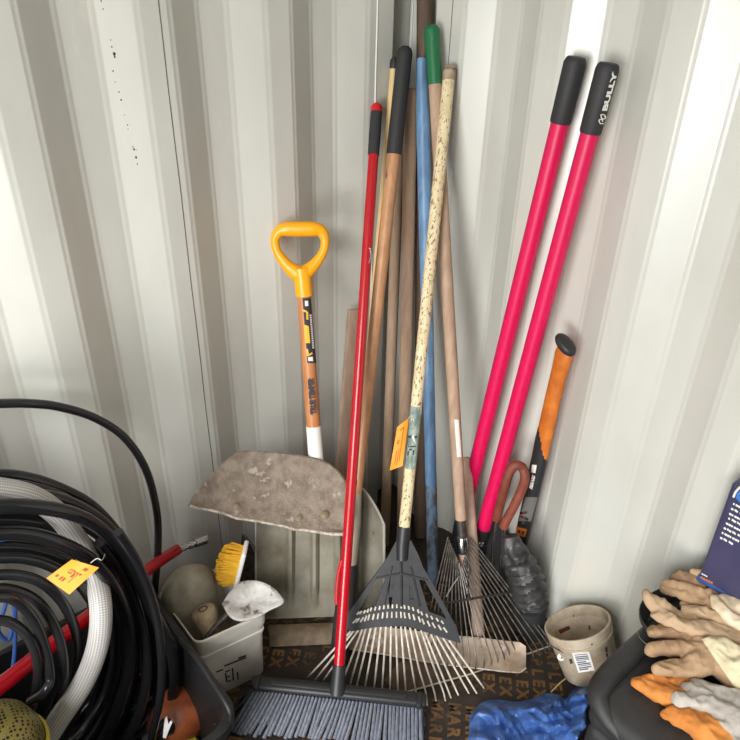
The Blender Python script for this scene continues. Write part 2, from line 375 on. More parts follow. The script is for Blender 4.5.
# printing on the plywood floor
rd = V((-.735, -.678, 0)).normalized(); up = V((rd.y*-1, rd.x, 0)); up = V((-rd.y, rd.x, 0))
if up.dot(V((1, -1, 0))) < 0: up = -up
E0 = Z(488, 678); bm = new(); step, lsp = .0318, .0432
for li in range(-16, 14):
    for rep in range(-4, 5):
        c = E0+up*(lsp*li)+rd*(rep*step*8.15-step*2)+rd*.004*((li*7) % 3-1)
        if -1.1 < c.x < -.0 and -1.3 < c.y < -.02 and px(c)[1] < 780:
            ok = c.x < -.11 and c.y < -.11
            if ok:
                for k, chx in enumerate('MARPLEX'):
                    p = c+rd*((k-3)*step)
                    if p.x < -.02 and p.y < -.02: text(chx, .042, p+V((0, 0, .0006)), rd, up*-1 if rd.cross(up).z < 0 else up, None, None, bold=.0016, ext=.0002, stretch=.98, single=bm)
o = obj('lettering', bm, M['print'], floor)

# ------------------------------------------------------------------ long tools in the corner
def ln(p, q, y): t = (y-p[1])/(q[1]-p[1]); return (p[0]+(q[0]-p[0])*t, y)
def ends(p, q, top, yb, yt=None, zb=0):
    a = ln(p, q, yt) if yt is not None else p
    T = Y(*a, top[1]) if top[0] == 'Y' else X(*a, top[1]); return T, Z(*ln(p, q, yb), zb)
HV = V((CAM.x, CAM.y, 0)).normalized()                    # horizontally towards the viewer's side of the room

# red broom
A_, B_ = Z(253, 683, .088), Z(424, 701, .088); U = (B_-A_).normalized(); MB = (A_+B_)/2
T = Y(377, 103, -.02)
Bp = MB+V((0, 0, .012))
t = thing('broom', V((MB.x, MB.y, 0)), 'red-handled broom with a wide head of grey bristles, standing in front of the leaf rake', 'broom')
ss = on_line(T, Bp, 664); g0 = on_line(T, Bp, 155); g1 = on_line(T, Bp, 112)
bm = new(); tube(bm, [g0, g0.lerp(ss, .5), ss], [.0128, .0128, .0132], 20); obj('handle', bm, M['red'], t)
bm = new(); tube(bm, [g0+(T-g0).normalized()*.0, g0.lerp(g1, .5), g1], [.0142, .0146, .0142], 20); obj('grip', bm, M['grip'], t)
bm = new(); d = (T-g1).normalized(); L = (T-g1).length
tube(bm, [g1, g1+d*L*.5, g1+d*L*.8, T], [.0142, .0146, .011, .004], 20); obj('end_cap', bm, M['redtip'], t)
jn = on_line(T, Bp, 482); bm = new(); tube(bm, [jn-d*.006, jn+d*.006], .0139, 20); obj('joint_ring', bm, M['red'], t)
h0 = on_line(T, Bp, 247); k = mpp(h0)
bm = new(); tube(bm, spline([PL(x, y, h0+HV*.012, -FWD) for x, y in ((366.5, 266), (366, 256), (367.5, 249), (370.5, 249), (371, 256), (369, 264))], 6), .0022, 8)
obj('hanging_hook', bm, M['chrome'], t)
h2 = on_line(T, Bp, 570); bm = new(); bx = PL(339.5, 585, h2+HV*.008, -FWD)
tube(bm, spline([PL(x, y, h2+HV*.006, -FWD) for x, y in ((342, 560), (338.6, 572), (336.6, 590), (336.2, 604))], 5), .0045, 8); obj('clip', bm, M['red'], t)
bm = new(); ax = (T-Bp).normalized(); tube(bm, [Bp-ax*.01, Bp+ax*.03, ss-ax*.004, ss], [.02, .0165, .016, .0148], 18); obj('socket', bm, M['black'], t)
nh = V((U.y, -U.x, 0));
if nh.dot(HV) < 0: nh = -nh
bm = new()
tl = (V((0, 0, 1))*.9-nh*.35).normalized()
box(bm, MB+V((0, 0, .004)), (U, nh, V((0, 0, 1))), ((B_-A_).length+.012, .034, .016), .007, 3)
box(bm, MB+V((0, 0, .011)), (U, nh, V((0, 0, 1))), ((B_-A_).length*.8, .016, .010), .004, 2)
for e, s in ((A_, 1), (B_, -1)):
    box(bm, e+U*s*.012+V((0, 0, .008))+nh*.006, (U, nh, V((0, 0, 1))), (.014, .036, .02), .004, 2)
obj('head', bm, M['black'], t)
bm = new(); n = 46
for row in range(4):
    for i in range(n):
        u = (i+.5+.25*(row % 2))/n*2-1
        root = MB+U*(u*((B_-A_).length/2-.004))+nh*(.014-.0105*row)+V((0, 0, -.008))
        spl = -.012-.042*abs(u) if u < -.12 else (-.03*max(0, 1-u*1.4)+.010*u)
        tip = root+U*(spl+random.uniform(-.004, .004))+nh*(.055-.02*row+random.uniform(-.006, .006)+.014*max(0, -u)); tip.z = .0055
        mid = root.lerp(tip, .55)+nh*.006
        tube(bm, [root, mid, tip], [.0034, .0045, .0052], 6, side=nh)
obj('bristles', bm, M['bristle'], t)

# snow shovel with the yellow D-grip and beige scoop
G = Y(300, 250, -.07); SB = Z(330, 640, .0)
us = V((.78, -.62, 0)).normalized(); hd = (G-SB).normalized(); hp = lambda y: on_line(G, SB, y)
t = thing('snow_shovel', V((SB.x, SB.y, 0)), 'snow shovel with yellow D-shaped grip, ash wood shaft and ribbed beige scoop', 'shovel')
NSC = us.cross(hd).normalized()
if NSC.dot(CAM-G) < 0: NSC = -NSC
P0 = G; S = lambda x, y, off=0: PL(x, y, P0+NSC*off, NSC)
k = mpp(G)
gp = spline([S(*p) for p in ((300.5, 229), (313, 229), (321, 231), (325, 240), (323, 252), (315, 264), (304, 273.5), (301, 274), (296, 272.5), (286, 264), (277, 251), (275, 239), (280, 231), (288, 229), (300.5, 229))], 6)
gr = [8.2, 8.0, 6.4, 4.8, 4.6, 6.2, 8.8, 9, 8.8, 6.2, 4.6, 4.8, 6.4, 8.0, 8.2]
bm = new(); tube(bm, gp, [r*k*.95 for r in resamp(gr, len(gp))], 14, cap=False, side=NSC, flat=1.0)
tube(bm, [S(301.5, 268), S(303, 279), S(304.5, 296)], [10*k, 9.2*k, 9*k], 18)
obj('grip', bm, M['yellow'], t)
hA, hB, hC = S(303.6, 290), hp(428), hp(500)
bm = new(); tube(bm, [hA, hA.lerp(hB, .5), hB], [7.2*k, 7.4*k, 7.6*k], 20); shaft = obj('shaft', bm, M['woodash'], t)
bm = new(); tube(bm, [hp(425.5), hp(450), hp(500)], [8*k, 8.2*k, 8.2*k], 20); obj('ferrule', bm, M['white'], t)
tr = bvh(shaft)
decal('shaft_label', ((302.5, 298), (310.5, 298), (316, 363), (307.5, 363)), tr, M['ink'], shaft)
decal('label_mark', ((304.6, 301), (307.8, 300.5), (308.2, 306), (305, 306)), tr, M['sticker'], shaft, .0013, 2, 2)
bm = new()
for q in (((302.5, 309), (307, 311), (307, 313), (302.6, 311)), ((306, 311), (308, 312), (308.2, 319.5), (306.4, 319.5)), ((304, 324.5), (308.5, 326), (310, 343), (305.4, 343)), ((306.4, 349), (308, 349), (309, 356), (307.2, 356)), ((308, 354.6), (312, 352), (312.2, 354), (308.6, 356))):
    decal('', q, tr, None, None, .0013, 2, 4, bm=bm)
obj('lettering', bm, M['yellow2'], shaft)
bm = new()
for yy in range(15): 
    y = 314.5+yy*2.3; decal('', ((309.2+yy*.19, y), (311.0+yy*.19, y), (311.1+yy*.19, y+1.7), (309.4+yy*.19, y+1.7)), tr, None, None, .0013, 1, 1, bm=bm)
for q in (((308, 357), (312.4, 356.6), (312.8, 361), (308.4, 361)),): decal('', q, tr, None, None, .0013, 2, 2, bm=bm)
obj('lettering', bm, M['sticker'], shaft)
tp = hp(396.5)+ (CAM-hp(396.5)).normalized()*(7.6*k+.0006)
cA = hp(380)-hp(414); sideR = RIGHT
text('TRUE TEMPER', .0185, tp+(CAM-tp).normalized()*.0012+RIGHT*1.0*k, cA, -RIGHT, M['ink'], shaft, bold=.0012, stretch=.8)
bm = new(); decal('', ((308.6, 378), (310, 378), (313, 415), (311.6, 415)), tr, None, None, .0009, 1, 5, bm=bm); obj('lettering_bar', bm, mat('burnt_bar', (112, 66, 44), .6), shaft)
# scoop
out = [(256, 520), (262, 500), (275, 488), (300, 481), (330, 478.5), (347, 479.5), (360, 485), (370, 498), (376, 514), (381, 540), (384, 572), (384, 610), (372, 630), (335, 634), (300, 636), (268, 637), (258, 622), (255, 580)]
def sc_fn(u, v):                                             # u across, v down; dished sheet with standing ribs
    x = 256+128*u+ (8*(1-abs(2*v-1)) if False else 0)
    top = 480+34*max(0, 1-u*5)**2+44*max(0, (u-.66)/.34)**2.4
    x += 6*(u-.5)*(v-.5)*0
    bot = 619-5*u
    y = top+(bot-top)*v
    dish = -.028*(1-(2*u-1)**4)*min(1, 1.35-v)
    rib = 0
    for c in (.27, .46, .64, .8): rib += .017*math.exp(-((u-c+.05*(.5-v)*(c-.5))/.021)**4)*min(1, max(0, (.93-v)*8))
    return S(x, y, dish+rib)
bm = new(); grid(bm, sc_fn, 80, 30, .003); sco = obj('scoop', bm, M['scoop'], t, ang=50)
for e_, r_ in ((1, .0038), (0, .0028)):
    bm = new(); tube(bm, [sc_fn(e_, i/16)+NSC*.002 for i in range(17)], r_, 8); obj('rolled_rim', bm, M['scooprim'], sco)
bm = new(); tube(bm, [sc_fn(.78+.22*i/10, 0)+NSC*.002 for i in range(11)], .0032, 8)
obj('rolled_rim', bm, M['scooprim'], sco)
lp = [sc_fn(.0+i/20, 1) for i in range(21)]
def lip_fn(u, v):
    p = S(268+114*u, 626-4*u, -.03); q = Z(270+112*u, 647-5*u, .004); return p.lerp(q, v)+V((0, 0, .008*math.sin(math.pi*v)))
bm = new(); grid(bm, lip_fn, 20, 6, .004); obj('lip', bm, M['lip'], t)

# dirt-caked shovel blade resting on the scoop
R0 = hp(458)+HV*.030; wv = (HV*.70-V((0, 0, 1))*.71).normalized(); NB = us.cross(wv).normalized()
if NB.dot(CAM-R0) < 0: NB = -NB
Bq = lambda x, y, o=0: PL(x, y, R0+NB*o, NB)
bo = [(190, 506), (193, 498), (201, 488), (215, 472), (228, 460), (238, 453), (247, 451.5), (262, 452), (280, 453.5), (300, 456), (318, 459.5), (330, 465), (340, 474), (346, 484), (348, 496), (347, 515), (345, 534.5)]
fr = [(345, 534.5), (330, 534), (318, 532), (306, 530), (296, 529.5), (284, 526), (270, 523.5), (258, 521), (246, 519.5), (236, 518), (224, 513.5), (210, 510), (198, 508.5), (190, 506)]
t = thing('shovel_blade', Bq(270, 490), 'wide brown shovel blade caked in dried dirt, lying across the beige scoop', 'shovel blade')
bm = new()
def bl_fn(u, v):
    ub = resamp([V((x, y, 0)) for x, y in bo], 61)[int(round(u*60))]; uf = resamp([V((x, y, 0)) for x, y in fr[::-1]], 61)[int(round(u*60))]
    p = ub.lerp(uf, v); o = -.012*math.sin(math.pi*v)*math.sin(math.pi*u)+.010*(v**6); return Bq(p.x, p.y, o+.0022*noise.noise(V((p.x*.08, p.y*.08, 1)))+.0012*noise.noise(V((p.x*.25, p.y*.25, 4))))
grid(bm, bl_fn, 60, 24, .006); bl = obj('blade', bm, M['dirt'], t, ang=55)
bm = new(); e = [bl_fn(i/60, 1)+NB*(.001+.003*noise.noise(V((i*.6, 2, 0)))) for i in range(61)]
tube(bm, e, [.0038+.0016*noise.noise(V((i*.7, 0, 5))) for i in range(61)], 8); obj('worn_edge', bm, M['edge'], t)
bm = new(); e = [bl_fn(i/60, 0) for i in range(61)]; tube(bm, e, .0032, 8); obj('turned_rim', bm, M['dirt'], t)
for x, y in ((236, 507), (299, 519), (325, 515)):
    bm = new(); lathe(bm, bl_fn(.3, .5)*0+Bq(x, y, .002), NB, [(.0105, -.006), (.0105, .003), (.006, .0065), (0, .007)], 14); obj('rivet', bm, M['lip'], t)

# poles ---------------------------------------------------------------
POLES = 'wooden handles leaning in the corner'
T, B = ends((405.5, 47), (357, 492), ('Y', -.035), 664)
t = thing('long_handled_scraper', B, 'brown wooden pole with a long black foam grip, directly right of the red broom', 'tool handle', POLES)
pb = lambda y: on_line(T, B, y)
bm = new(); pole(bm, T, pb(155), .0188); obj('grip', bm, M['rubber'], t)
bm = new(); tube(bm, [pb(153), pb(300), pb(493)], [.0162, .0158, .0132], 18); obj('shaft', bm, M['woodtan'], t)
bm = new(); tube(bm, [pb(490), pb(500), pb(520), pb(566)], [.0128, .0138, .0185, .0205], 18); obj('socket', bm, mat('beige_socket', (168, 160, 142), .5), t)
bm = new(); tube(bm, [pb(563), pb(575), pb(620), B+V((0, 0, .006))], [.021, .024, .025, .024], 18); obj('rubber_foot', bm, M['rubber'], t)
def simple_pole(name, lab, p, q, top, yb, r, m, yt=None, group=POLES, zb=0):
    T, B = ends(p, q, top, yb, yt); bm = new(); pole(bm, T, B, r)
    o = obj(name, bm, m, base=B); return tag(o, lab, 'tool handle', group), T, B
o, T, B = simple_pole('wooden_stick', 'thin pale new wooden stick half hidden behind the black foam grip', (394, 66), (359, 470), ('Y', -.012), 555, .0092, M['woodlight'])
bm = new(); d = (T-B).normalized(); tube(bm, [T-d*.006, T+d*.012, T+d*.02], [.0108, .0108, .006], 14); ORG[o.name] = B; obj('end_cap', bm, M['black'], o)
simple_pole('wooden_pole', 'weathered wooden pole between the black-gripped handle and the thicker pole', (397, 200), (384, 560), ('Y', .003), 545, .0152, M['wood2'], yt=112)
simple_pole('wooden_pole', 'thick weathered wooden pole just left of the blue pole', (411, 88), (402, 540), ('X', -.020), 552, .0172, M['wood'])
simple_pole('rough_pole', 'tallest pole, rough dark brown wood, running out of the picture top', (425.5, -30), (420, 560), ('X', .025), 536, .0205, M['wooddark'])
T, B = ends((421.5, 58), (433, 575), ('X', -.03), 582)
t = thing('blue_pole', B, 'blue painted pole with worn dirty foot', 'tool handle', POLES)
pb = lambda y: on_line(T, B, y)
bm = new(); tube(bm, [T, pb(62), pb(120), pb(300), pb(485)], [.0105, .0118, .0172, .0166, .0162], 18); obj('shaft', bm, M['blue'], t)
bm = new(); tube(bm, [pb(484), pb(530), pb(582)], [.0164, .0168, .0172], 18); obj('dirty_foot', bm, M['dirtblue'], t)
def jpt(x, y, d): return X(x, y, d)
Tj = Z(466.5, 457, .43); Bj = Z(479, 641, .012)
Tj = Z(466.5, 457, .44); Bj = Z(479, 641, .02)

# steel pusher blade on the floor with its short handle
t = thing('floor_scraper', Bj, 'wide scuffed steel blade on the floor with short wooden shaft, under wire rake tines', 'scraper')
q0, q1, q2 = Z(349, 648, .012), Z(520, 672, .016), Z(480, 636, .05)
NP = (q1-q0).cross(q2-q0).normalized()
if NP.dot(CAM-q0) < 0: NP = -NP
K = lambda x, y, o=0: PL(x, y, q0+NP*o, NP)
top = [(345, 622), (380, 626), (420, 631), (445, 634), (480, 637.5), (505, 640.5), (520, 642), (526, 646)]
bot = [(347, 648.5), (380, 653.5), (420, 660.5), (445, 664.5), (480, 668.5), (505, 671.5), (520, 672.5), (526, 668)]
tv, bv_ = resamp([V((x, y, 0)) for x, y in top], 41), resamp([V((x, y, 0)) for x, y in bot], 41)
def pl_fn(u, v):
    i = int(round(u*40)); p = tv[i].lerp(bv_[i], v); return K(p.x, p.y, .008*(2*v-1)**2+.0012*noise.noise(V((p.x*.1, p.y*.1, 0))))
bm = new(); grid(bm, pl_fn, 40, 12, .0025); obj('blade', bm, M['plate'], t)
bm = new(); tube(bm, [pl_fn(i/40, 1) for i in range(41)], .0022, 8); obj('bright_edge', bm, M['edge'], t)
bm = new(); pole(bm, Tj, Bj, (.0135, .0175)); obj('shaft', bm, M['woodpink'], t)

# green-tipped wire rake
T, B = ends((431.5, 25), (461, 520), ('X', -.034), 640)
pg = lambda y: on_line(T, B, y)
AP = pg(545)
tipL, tipR = Z(470, 666, .042), Z(552, 647, .010)
NR = (tipR-tipL).cross(AP-tipL).normalized()
if NR.dot(CAM-AP) < 0: NR = -NR
Rk = lambda x, y, o=0: PL(x, y, AP+NR*o, NR)
t = thing('wire_rake', Z(500, 655), 'green-tipped wooden rake with a fan of thin grey wire tines, beside the pink-red handles', 'rake')
bm = new(); pole(bm, T, pg(86), (.0185, .0165)); obj('painted_tip', bm, M['green'], t)
bm = new(); tube(bm, [pg(84), pg(250), pg(519)], [.0158, .0158, .0152], 18); sh = obj('shaft', bm, M['wood'], t)
tr = bvh(sh); decal('sticker', ((454.3, 419.5), (458.4, 419.5), (461.2, 457), (457, 457)), tr, M['sticker'], t, .0008, 4, 4)
bm = new(); tube(bm, [pg(517), pg(528), pg(540)], [.0125, .0118, .0118], 14); obj('ferrule', bm, M['dark'], t)
bm = new(); tube(bm, [pg(537), pg(539), pg(551), pg(553)], [.0135, .0160, .0160, .0135], 18); obj('collar', bm, M['chrome'], t)
bm = new(); tube(bm, [pg(552), pg(563)], [.0125, .012], 14); obj('wood_plug', bm, M['wood'], t)
for pts in (((458.5, 560), (456, 568), (458.5, 576), (452, 586), (446, 597)), ((466, 562), (469, 570), (467, 580), (468, 592), (468.5, 601))):
    bm = new(); tube(bm, spline([Rk(x, y, .008) for x, y in pts], 5), .0022, 8); obj('brace_wire', bm, M['chrome'], t)
bm = new(); br = [Rk(x, y, .003) for x, y in ((440, 604), (460, 600.5), (485, 596.5), (508, 592.5), (522, 590.5))]
tube(bm, br, .0075, 8, flat=.5, side=NR); obj('crossbar', bm, M['dark'], t)
for i, (x, y) in enumerate(((424, 628), (427, 638), (430, 647), (434, 655), (440, 661), (447, 664), (455, 666), (462, 666.5), (469, 666), (476, 666), (484, 665.5), (491.5, 664.6), (498, 663), (505, 661.5), (511, 659.5), (518, 658), (526, 657), (534, 656.5), (540, 655), (546, 652), (550, 648.5), (552, 645.5))):
    tt = (i-10.5)/10.5; a0 = Rk(461+(9 if tt > 0 else 13)*tt, 567-30*abs(tt), .002+.0015*(i % 2)); tip = Rk(x, y, 0)
    e = tip+(tip-a0).normalized()*.004; 
    b1 = a0.lerp(tip, .9); 
    ex = V(tip); ex.z = max(.003, tip.z-.012)
    bm = new(); tube(bm, spline([a0, a0.lerp(tip, .45)+NR*.004, b1+NR*.008, ex], 5), .0019, 6); obj('tine', bm, M['tine2'], t)

# cream-handled leaf rake
T, B = ends((450, 66), (404.5, 525), ('X', -.017), 690)
pc = lambda y: on_line(T, B, y)
S0 = pc(530); tl, trr = Z(308, 678, .02), Z(484, 688, .02)
NL = (trr-tl).cross(S0-tl).normalized()
if NL.dot(CAM-S0) < 0: NL = -NL
R = lambda x, y, o=0: PL(x, y, S0+NL*o, NL)
t = thing('leaf_rake', Z(405, 690), 'leaf rake with flaking cream handle, black plastic head and pale wire tines', 'rake')
bm = new(); pole(bm, T, pc(82), .0152); obj('handle_tip', bm, M['knob'], t)
bm = new(); tube(bm, [pc(79), pc(240), pc(528)], [.0146, .0144, .0142], 18); sh = obj('handle', bm, M['cream'], t)
bm = new(); tube(bm, [pc(406), pc(435), pc(468)], [.01475]*3, 20); lb = obj('label_sleeve', bm, M['greenlabel'], t)
tr = bvh(lb); bm = new()
for q in (((408.5, 435.5), (411.6, 435.3), (411.4, 438), (408.4, 438)), ((414.5, 436), (417, 436), (416.6, 438), (414.4, 438)), ((408.5, 446), (415.5, 445.5), (415.3, 447), (408.3, 447.5)), ((407.7, 451), (409.2, 451), (408.6, 455.4), (407.2, 455.4)), ((412.8, 450), (414.4, 450), (413.8, 455), (412.4, 455)), ((409.5, 448.5), (412, 448.5), (411.6, 450.5), (409.3, 450.5))):
    decal('', q, tr, None, None, .0008, 2, 2, bm=bm)
obj('lettering', bm, M['ink'], lb)
bm = new(); tube(bm, [pc(526), pc(528), pc(545), R(402, 560, .004)], [.0165, .0175, .0165, .014], 18); obj('socket', bm, M['black'], t)
bm = new(); th = .006
pv = lambda *pts: [R(x, y) for x, y in pts]
prism(bm, pv((396, 541), (411, 540), (419, 556), (424, 570), (430, 580), (374, 577.5), (381, 567), (388, 556)), NL, th)              # yoke
prism(bm, pv((381.5, 566), (374, 576), (350, 610.5), (345.5, 618), (351, 622), (358, 611), (377.5, 577), (383, 570)), NL, th*1.15, .0008)   # left strut
prism(bm, pv((422.5, 566), (430, 578), (449, 613), (455, 624), (459.5, 640), (454, 634), (443.5, 613), (424.5, 580), (420, 572)), NL, th*1.15, .0008)
for pts in (((386.5, 574), (391, 574), (388.2, 586), (388.6, 595), (390, 612), (373.5, 612)), ((391, 574), (395, 574), (393.6, 585), (390, 586)), ((390, 586), (393.6, 585), (392.5, 596.5), (388.6, 597)), ((393.6, 574), (409, 574), (410, 612), (390.5, 612), (392.6, 596)), ((409, 574), (418, 576.5), (429, 612), (409.5, 612), (409.5, 599), (413.6, 599), (411.6, 586), (409, 586)), ):
    prism(bm, pv(*pts), NL, th*.9)
arcT = [(345.5, 616), (352, 612), (362, 610), (378, 607.5), (395, 606.5), (412, 608), (428, 611.5), (442, 616.5), (456, 625)]
arcB = [(344, 627), (351, 631.5), (361, 629.6), (376, 627.4), (391, 626.4), (405, 626.6), (421, 630.2), (440, 636.8), (461, 643.5)]
at, ab = resamp([V((x, y, 0)) for x, y in arcT], 33), resamp([V((x, y, 0)) for x, y in arcB], 33)
grid(bm, lambda u, v: R(*(at[int(round(u*32))].lerp(ab[int(round(u*32))], v).xy), th/2), 32, 2, th, NL)
tube(bm, [R(401, 562, .004), R(401.5, 585, .0035), R(401.5, 606, .003)], .0035, 8); tube(bm, [R(392, 566, .002), R(384, 606, .002)], .003, 8); tube(bm, [R(411, 566, .002), R(420, 606, .002)], .003, 8)
tube(bm, [R(376, 578, .002), R(401, 573.5, .004), R(428, 580, .002)], .0035, 8)
rh = obj('head', bm, M['rakeplastic'], t)
for pts in (((389.6, 586.5), (392.6, 585), (391.8, 596.5), (388.8, 597)), ((409.6, 586.5), (411.4, 586.5), (413, 598), (410.4, 598.5))):
    bm = new(); prism(bm, [R(x, y, .0022) for x, y in pts], NL, .003); obj('slot', bm, M['ink'], rh)
roots = [(351, 631), (354, 630.5), (358.5, 630), (362.5, 629), (366, 628), (371, 627.5), (376, 627), (381, 626.3), (386, 626), (391, 626), (396, 626), (401, 626), (405, 626.3), (410, 627), (415, 628), (421, 630), (425, 632), (431, 634), (436.6, 635.7), (443, 637.6), (449, 640), (455, 641)]
tips = [(308, 677), (315, 680), (323, 681), (342, 683), (350, 685), (356.5, 686.5), (365, 687), (374, 689), (382, 690), (390, 691), (398, 692.6), (406, 693), (416.5, 695), (427, 706), (436, 701), (445.5, 701), (451, 698), (458.5, 695.4), (469, 693.4), (476.8, 693.4), (484, 688), (489, 684)]
roots = roots[:21]; tips = tips[:21]
for i, ((rx, ry), (tx, ty)) in enumerate(zip(roots, tips)):
    w = .52+.12*abs(i-10)/10; c1 = (rx+(402-rx)*.08, ry-11.5+1.2*abs(i-10)/10); c2 = (rx+(402-rx)*.14, ry-20+2*abs(i-10)/10)
    tip = Z(tx, ty, .004); bend = R(tx+(rx-tx)*.12, ty+(ry-ty)*.12, .0)
    if bend.z < .012: bend.z = .012
    bm = new(); tube(bm, spline([R(rx, ry, 0), R(rx+(tx-rx)*.5, ry+(ty-ry)*.5, .003), bend, tip], 5), [.0028, .0027, .0024, .002], 6)
    for c, hl in ((c1, 3.0), (c2, 1.9)):                     # the wire shows through two rows of slots
        dx, dy = (tx-rx), (ty-ry); l = math.hypot(dx, dy); dx, dy = dx/l, dy/l
        tube(bm, [R(c[0]-dx*hl, c[1]-dy*hl, th/2+.0002), R(c[0]+dx*hl, c[1]+dy*hl, th/2+.0002)], .0024, 6)
    obj('tine', bm, M['tine'], t)

# orange price tag on that handle
def tag_sheet(name, quad, base, n, lab, grp, prints, strg, bend=.004):
    t = thing(name, PL(*quad[0], base, n), lab, 'price tag', grp)
    q = [V((a, b, 0)) for a, b in quad]
    def P(u, v, o=0): p = (q[0]*(1-u)+q[1]*u)*(1-v)+(q[3]*(1-u)+q[2]*u)*v; return PL(p.x, p.y, base+n*(o+bend*math.sin(3.1*u)*math.cos(2*v)), n)
    bm = new(); grid(bm, P, 10, 10, .0006); cd = obj('card', bm, M['tag'], t)
    bm = new()
    for u0, u1, v0, v1 in prints:
        k = max(1, int((u1-u0)/.1))
        for s in range(k): grid(bm, lambda u, v: P(u0+(u1-u0)*(s+u*.75)/k, v0+(v1-v0)*v, .0016), 2, 2)
    obj('lettering', bm, M['tagdark'], cd)
    bm = new(); tube(bm, spline(strg, 6), .0007, 6); obj('string', bm, M['string'], t); return t
bs = pc(440)+HV*.018
tag_sheet('price_tag', ((397.3, 427), (408.6, 418), (402.5, 466), (389.7, 470.5)), bs, -FWD, 'orange price tag hanging from the flaking cream rake handle', 'orange price tags',
  ((.3, .62, .12, .15), (.22, .46, .36, .39), (.22, .46, .41, .44), (.22, .3, .39, .41), (.62, .68, .1, .85), (.3, .36, .6, .9), (.48, .54, .58, .92)),
  [PL(408, 419, bs, -FWD), PL(411, 416, bs+HV*.002, -FWD), pc(414)+HV*.0158])

# pinkish board behind the red broom
Tk = Y(353.5, 309, -.014); Bk = Z(333, 565, 0)
ax = (Tk-Bk).normalized(); sx_ = V((1, 0, 0)); sx_ = (sx_-ax*sx_.dot(ax)).normalized()
bm = new(); box(bm, (Tk+Bk)/2, (sx_, ax, sx_.cross(ax)), (.034, (Tk-Bk).length, .014), .002); tag(obj('wooden_lath', bm, M['woodpink'], base=Bk), 'flat pinkish wooden lath against the wall, squared top just left of the red broom handle', 'board')

# post hole digger with pink-red handles
TL, BL = ends((576.5, 57), (472, 480), ('X', -.024), 572); TR, BR = ends((609, 63), (483, 530), ('X', -.024), 590)
t = thing('post_hole_digger', (BL+BR)/2, 'post hole digger with two long pink-red handles and black grips, leaning on the right wall', 'digger')
for nm, A, B, yg, ye in (('handle', TL, BL, 121, 508), ('handle', TR, BR, 131, 531)):
    p = lambda y: on_line(A, B, y)
    bm = new(); tube(bm, [p(yg), p(300), p(ye)], [.0192, .0194, .0196], 22); o = obj('handle', bm, M['pink'], t)
    bm = new(); d = (A-B).normalized(); g = p(yg)
    tube(bm, [g-d*.004, g, A-d*.012, A-d*.004, A], [.0205, .0218, .0226, .0205, .017], 24); gobj = obj('grip', bm, M['rubber'], t)
    if A is TR:
        tr = bvh(gobj); mid = V(p(97)); cdir = (CAM-mid).normalized(); side = d.cross(cdir).normalized()
        if side.dot(RIGHT) < 0: side = -side
        off = (cdir*.8+side*.62).normalized()*.0236
        yl = off.cross(d).normalized(); 
        if yl.dot(RIGHT) > 0: yl = -yl
        off = (cdir*.74+side*.67).normalized()*.0234; yl = off.cross(d).normalized(); yl = -yl if yl.dot(RIGHT) > 0 else yl
        text('BULLY', .0155, p(91)+off, d, yl, M['sticker'], gobj, bold=.0008, stretch=1.55)
        lg = p(117.5)+off; bm = new()
        tube(bm, spline([lg+d*a*.009+yl*b*.009-off*.02 for a, b in ((.9, .7), (.9, -.2), (.2, -.8), (.1, .1), (.9, .75))], 5), .0011, 6)
        tube(bm, spline([lg+d*a*.009+yl*b*.009-off*.02 for a, b in ((-.9, -.7), (-.9, .2), (-.2, .8), (-.1, 0), (-.5, -.3))], 5), .0011, 6)
        obj('bull_emblem', bm, M['sticker'], gobj)
for A, B, ys in ((TL, BL, 503), (TR, BR, 527)):
    bm = new(); p = lambda y: on_line(A, B, y); tube(bm, [p(ys), p(ys+14), p(ys+40)], [.0212, .0216, .018], 18); obj('pivot_socket', bm, M['black'], t)
pv_ = on_line(TR, BR, 539)+HV*.021
bm = new(); lathe(bm, pv_, HV+V((0, 0, .4)), [(.0085, 0), (.0085, .003), (.006, .006), (0, .0065)], 14); obj('bolt', bm, M['chrome'], t)
for A, B, sgn in ((TL, BL, -1), (TR, BR, 1)):               # the two curved digging blades
    c = on_line(A, B, 548); e = V((c.x*.6+B.x*.4, c.y*.6+B.y*.4, .0)); e = V(B)
    ax = (e-c).normalized(); sd = V((0, 1, 0)); sd = (sd-ax*sd.dot(ax)).normalized(); fw = ax.cross(sd)
    def bf(u, v):
        w = .030+.016*min(1, v*2.2)-.02*max(0, v-.75)/.25; a = (u-.5)*2
        return c.lerp(e, v)+RIGHT*.012*sgn*min(1, v*2)+fw*a*w*.9+sd*sgn*-.02*(1-a*a)
    bm = new(); grid(bm, bf, 12, 12, .003); obj('blade', bm, M['black'], t)
fp = on_line(TR, BR, 545)
bm = new(); prism(bm, [PL(x, y, fp-HV*.03, -FWD) for x, y in ((492, 512), (500, 517), (507, 532), (505, 556), (498, 580), (480, 572), (474, 545), (482, 520))], -FWD, .012, .003); obj('yoke', bm, M['black'], t)

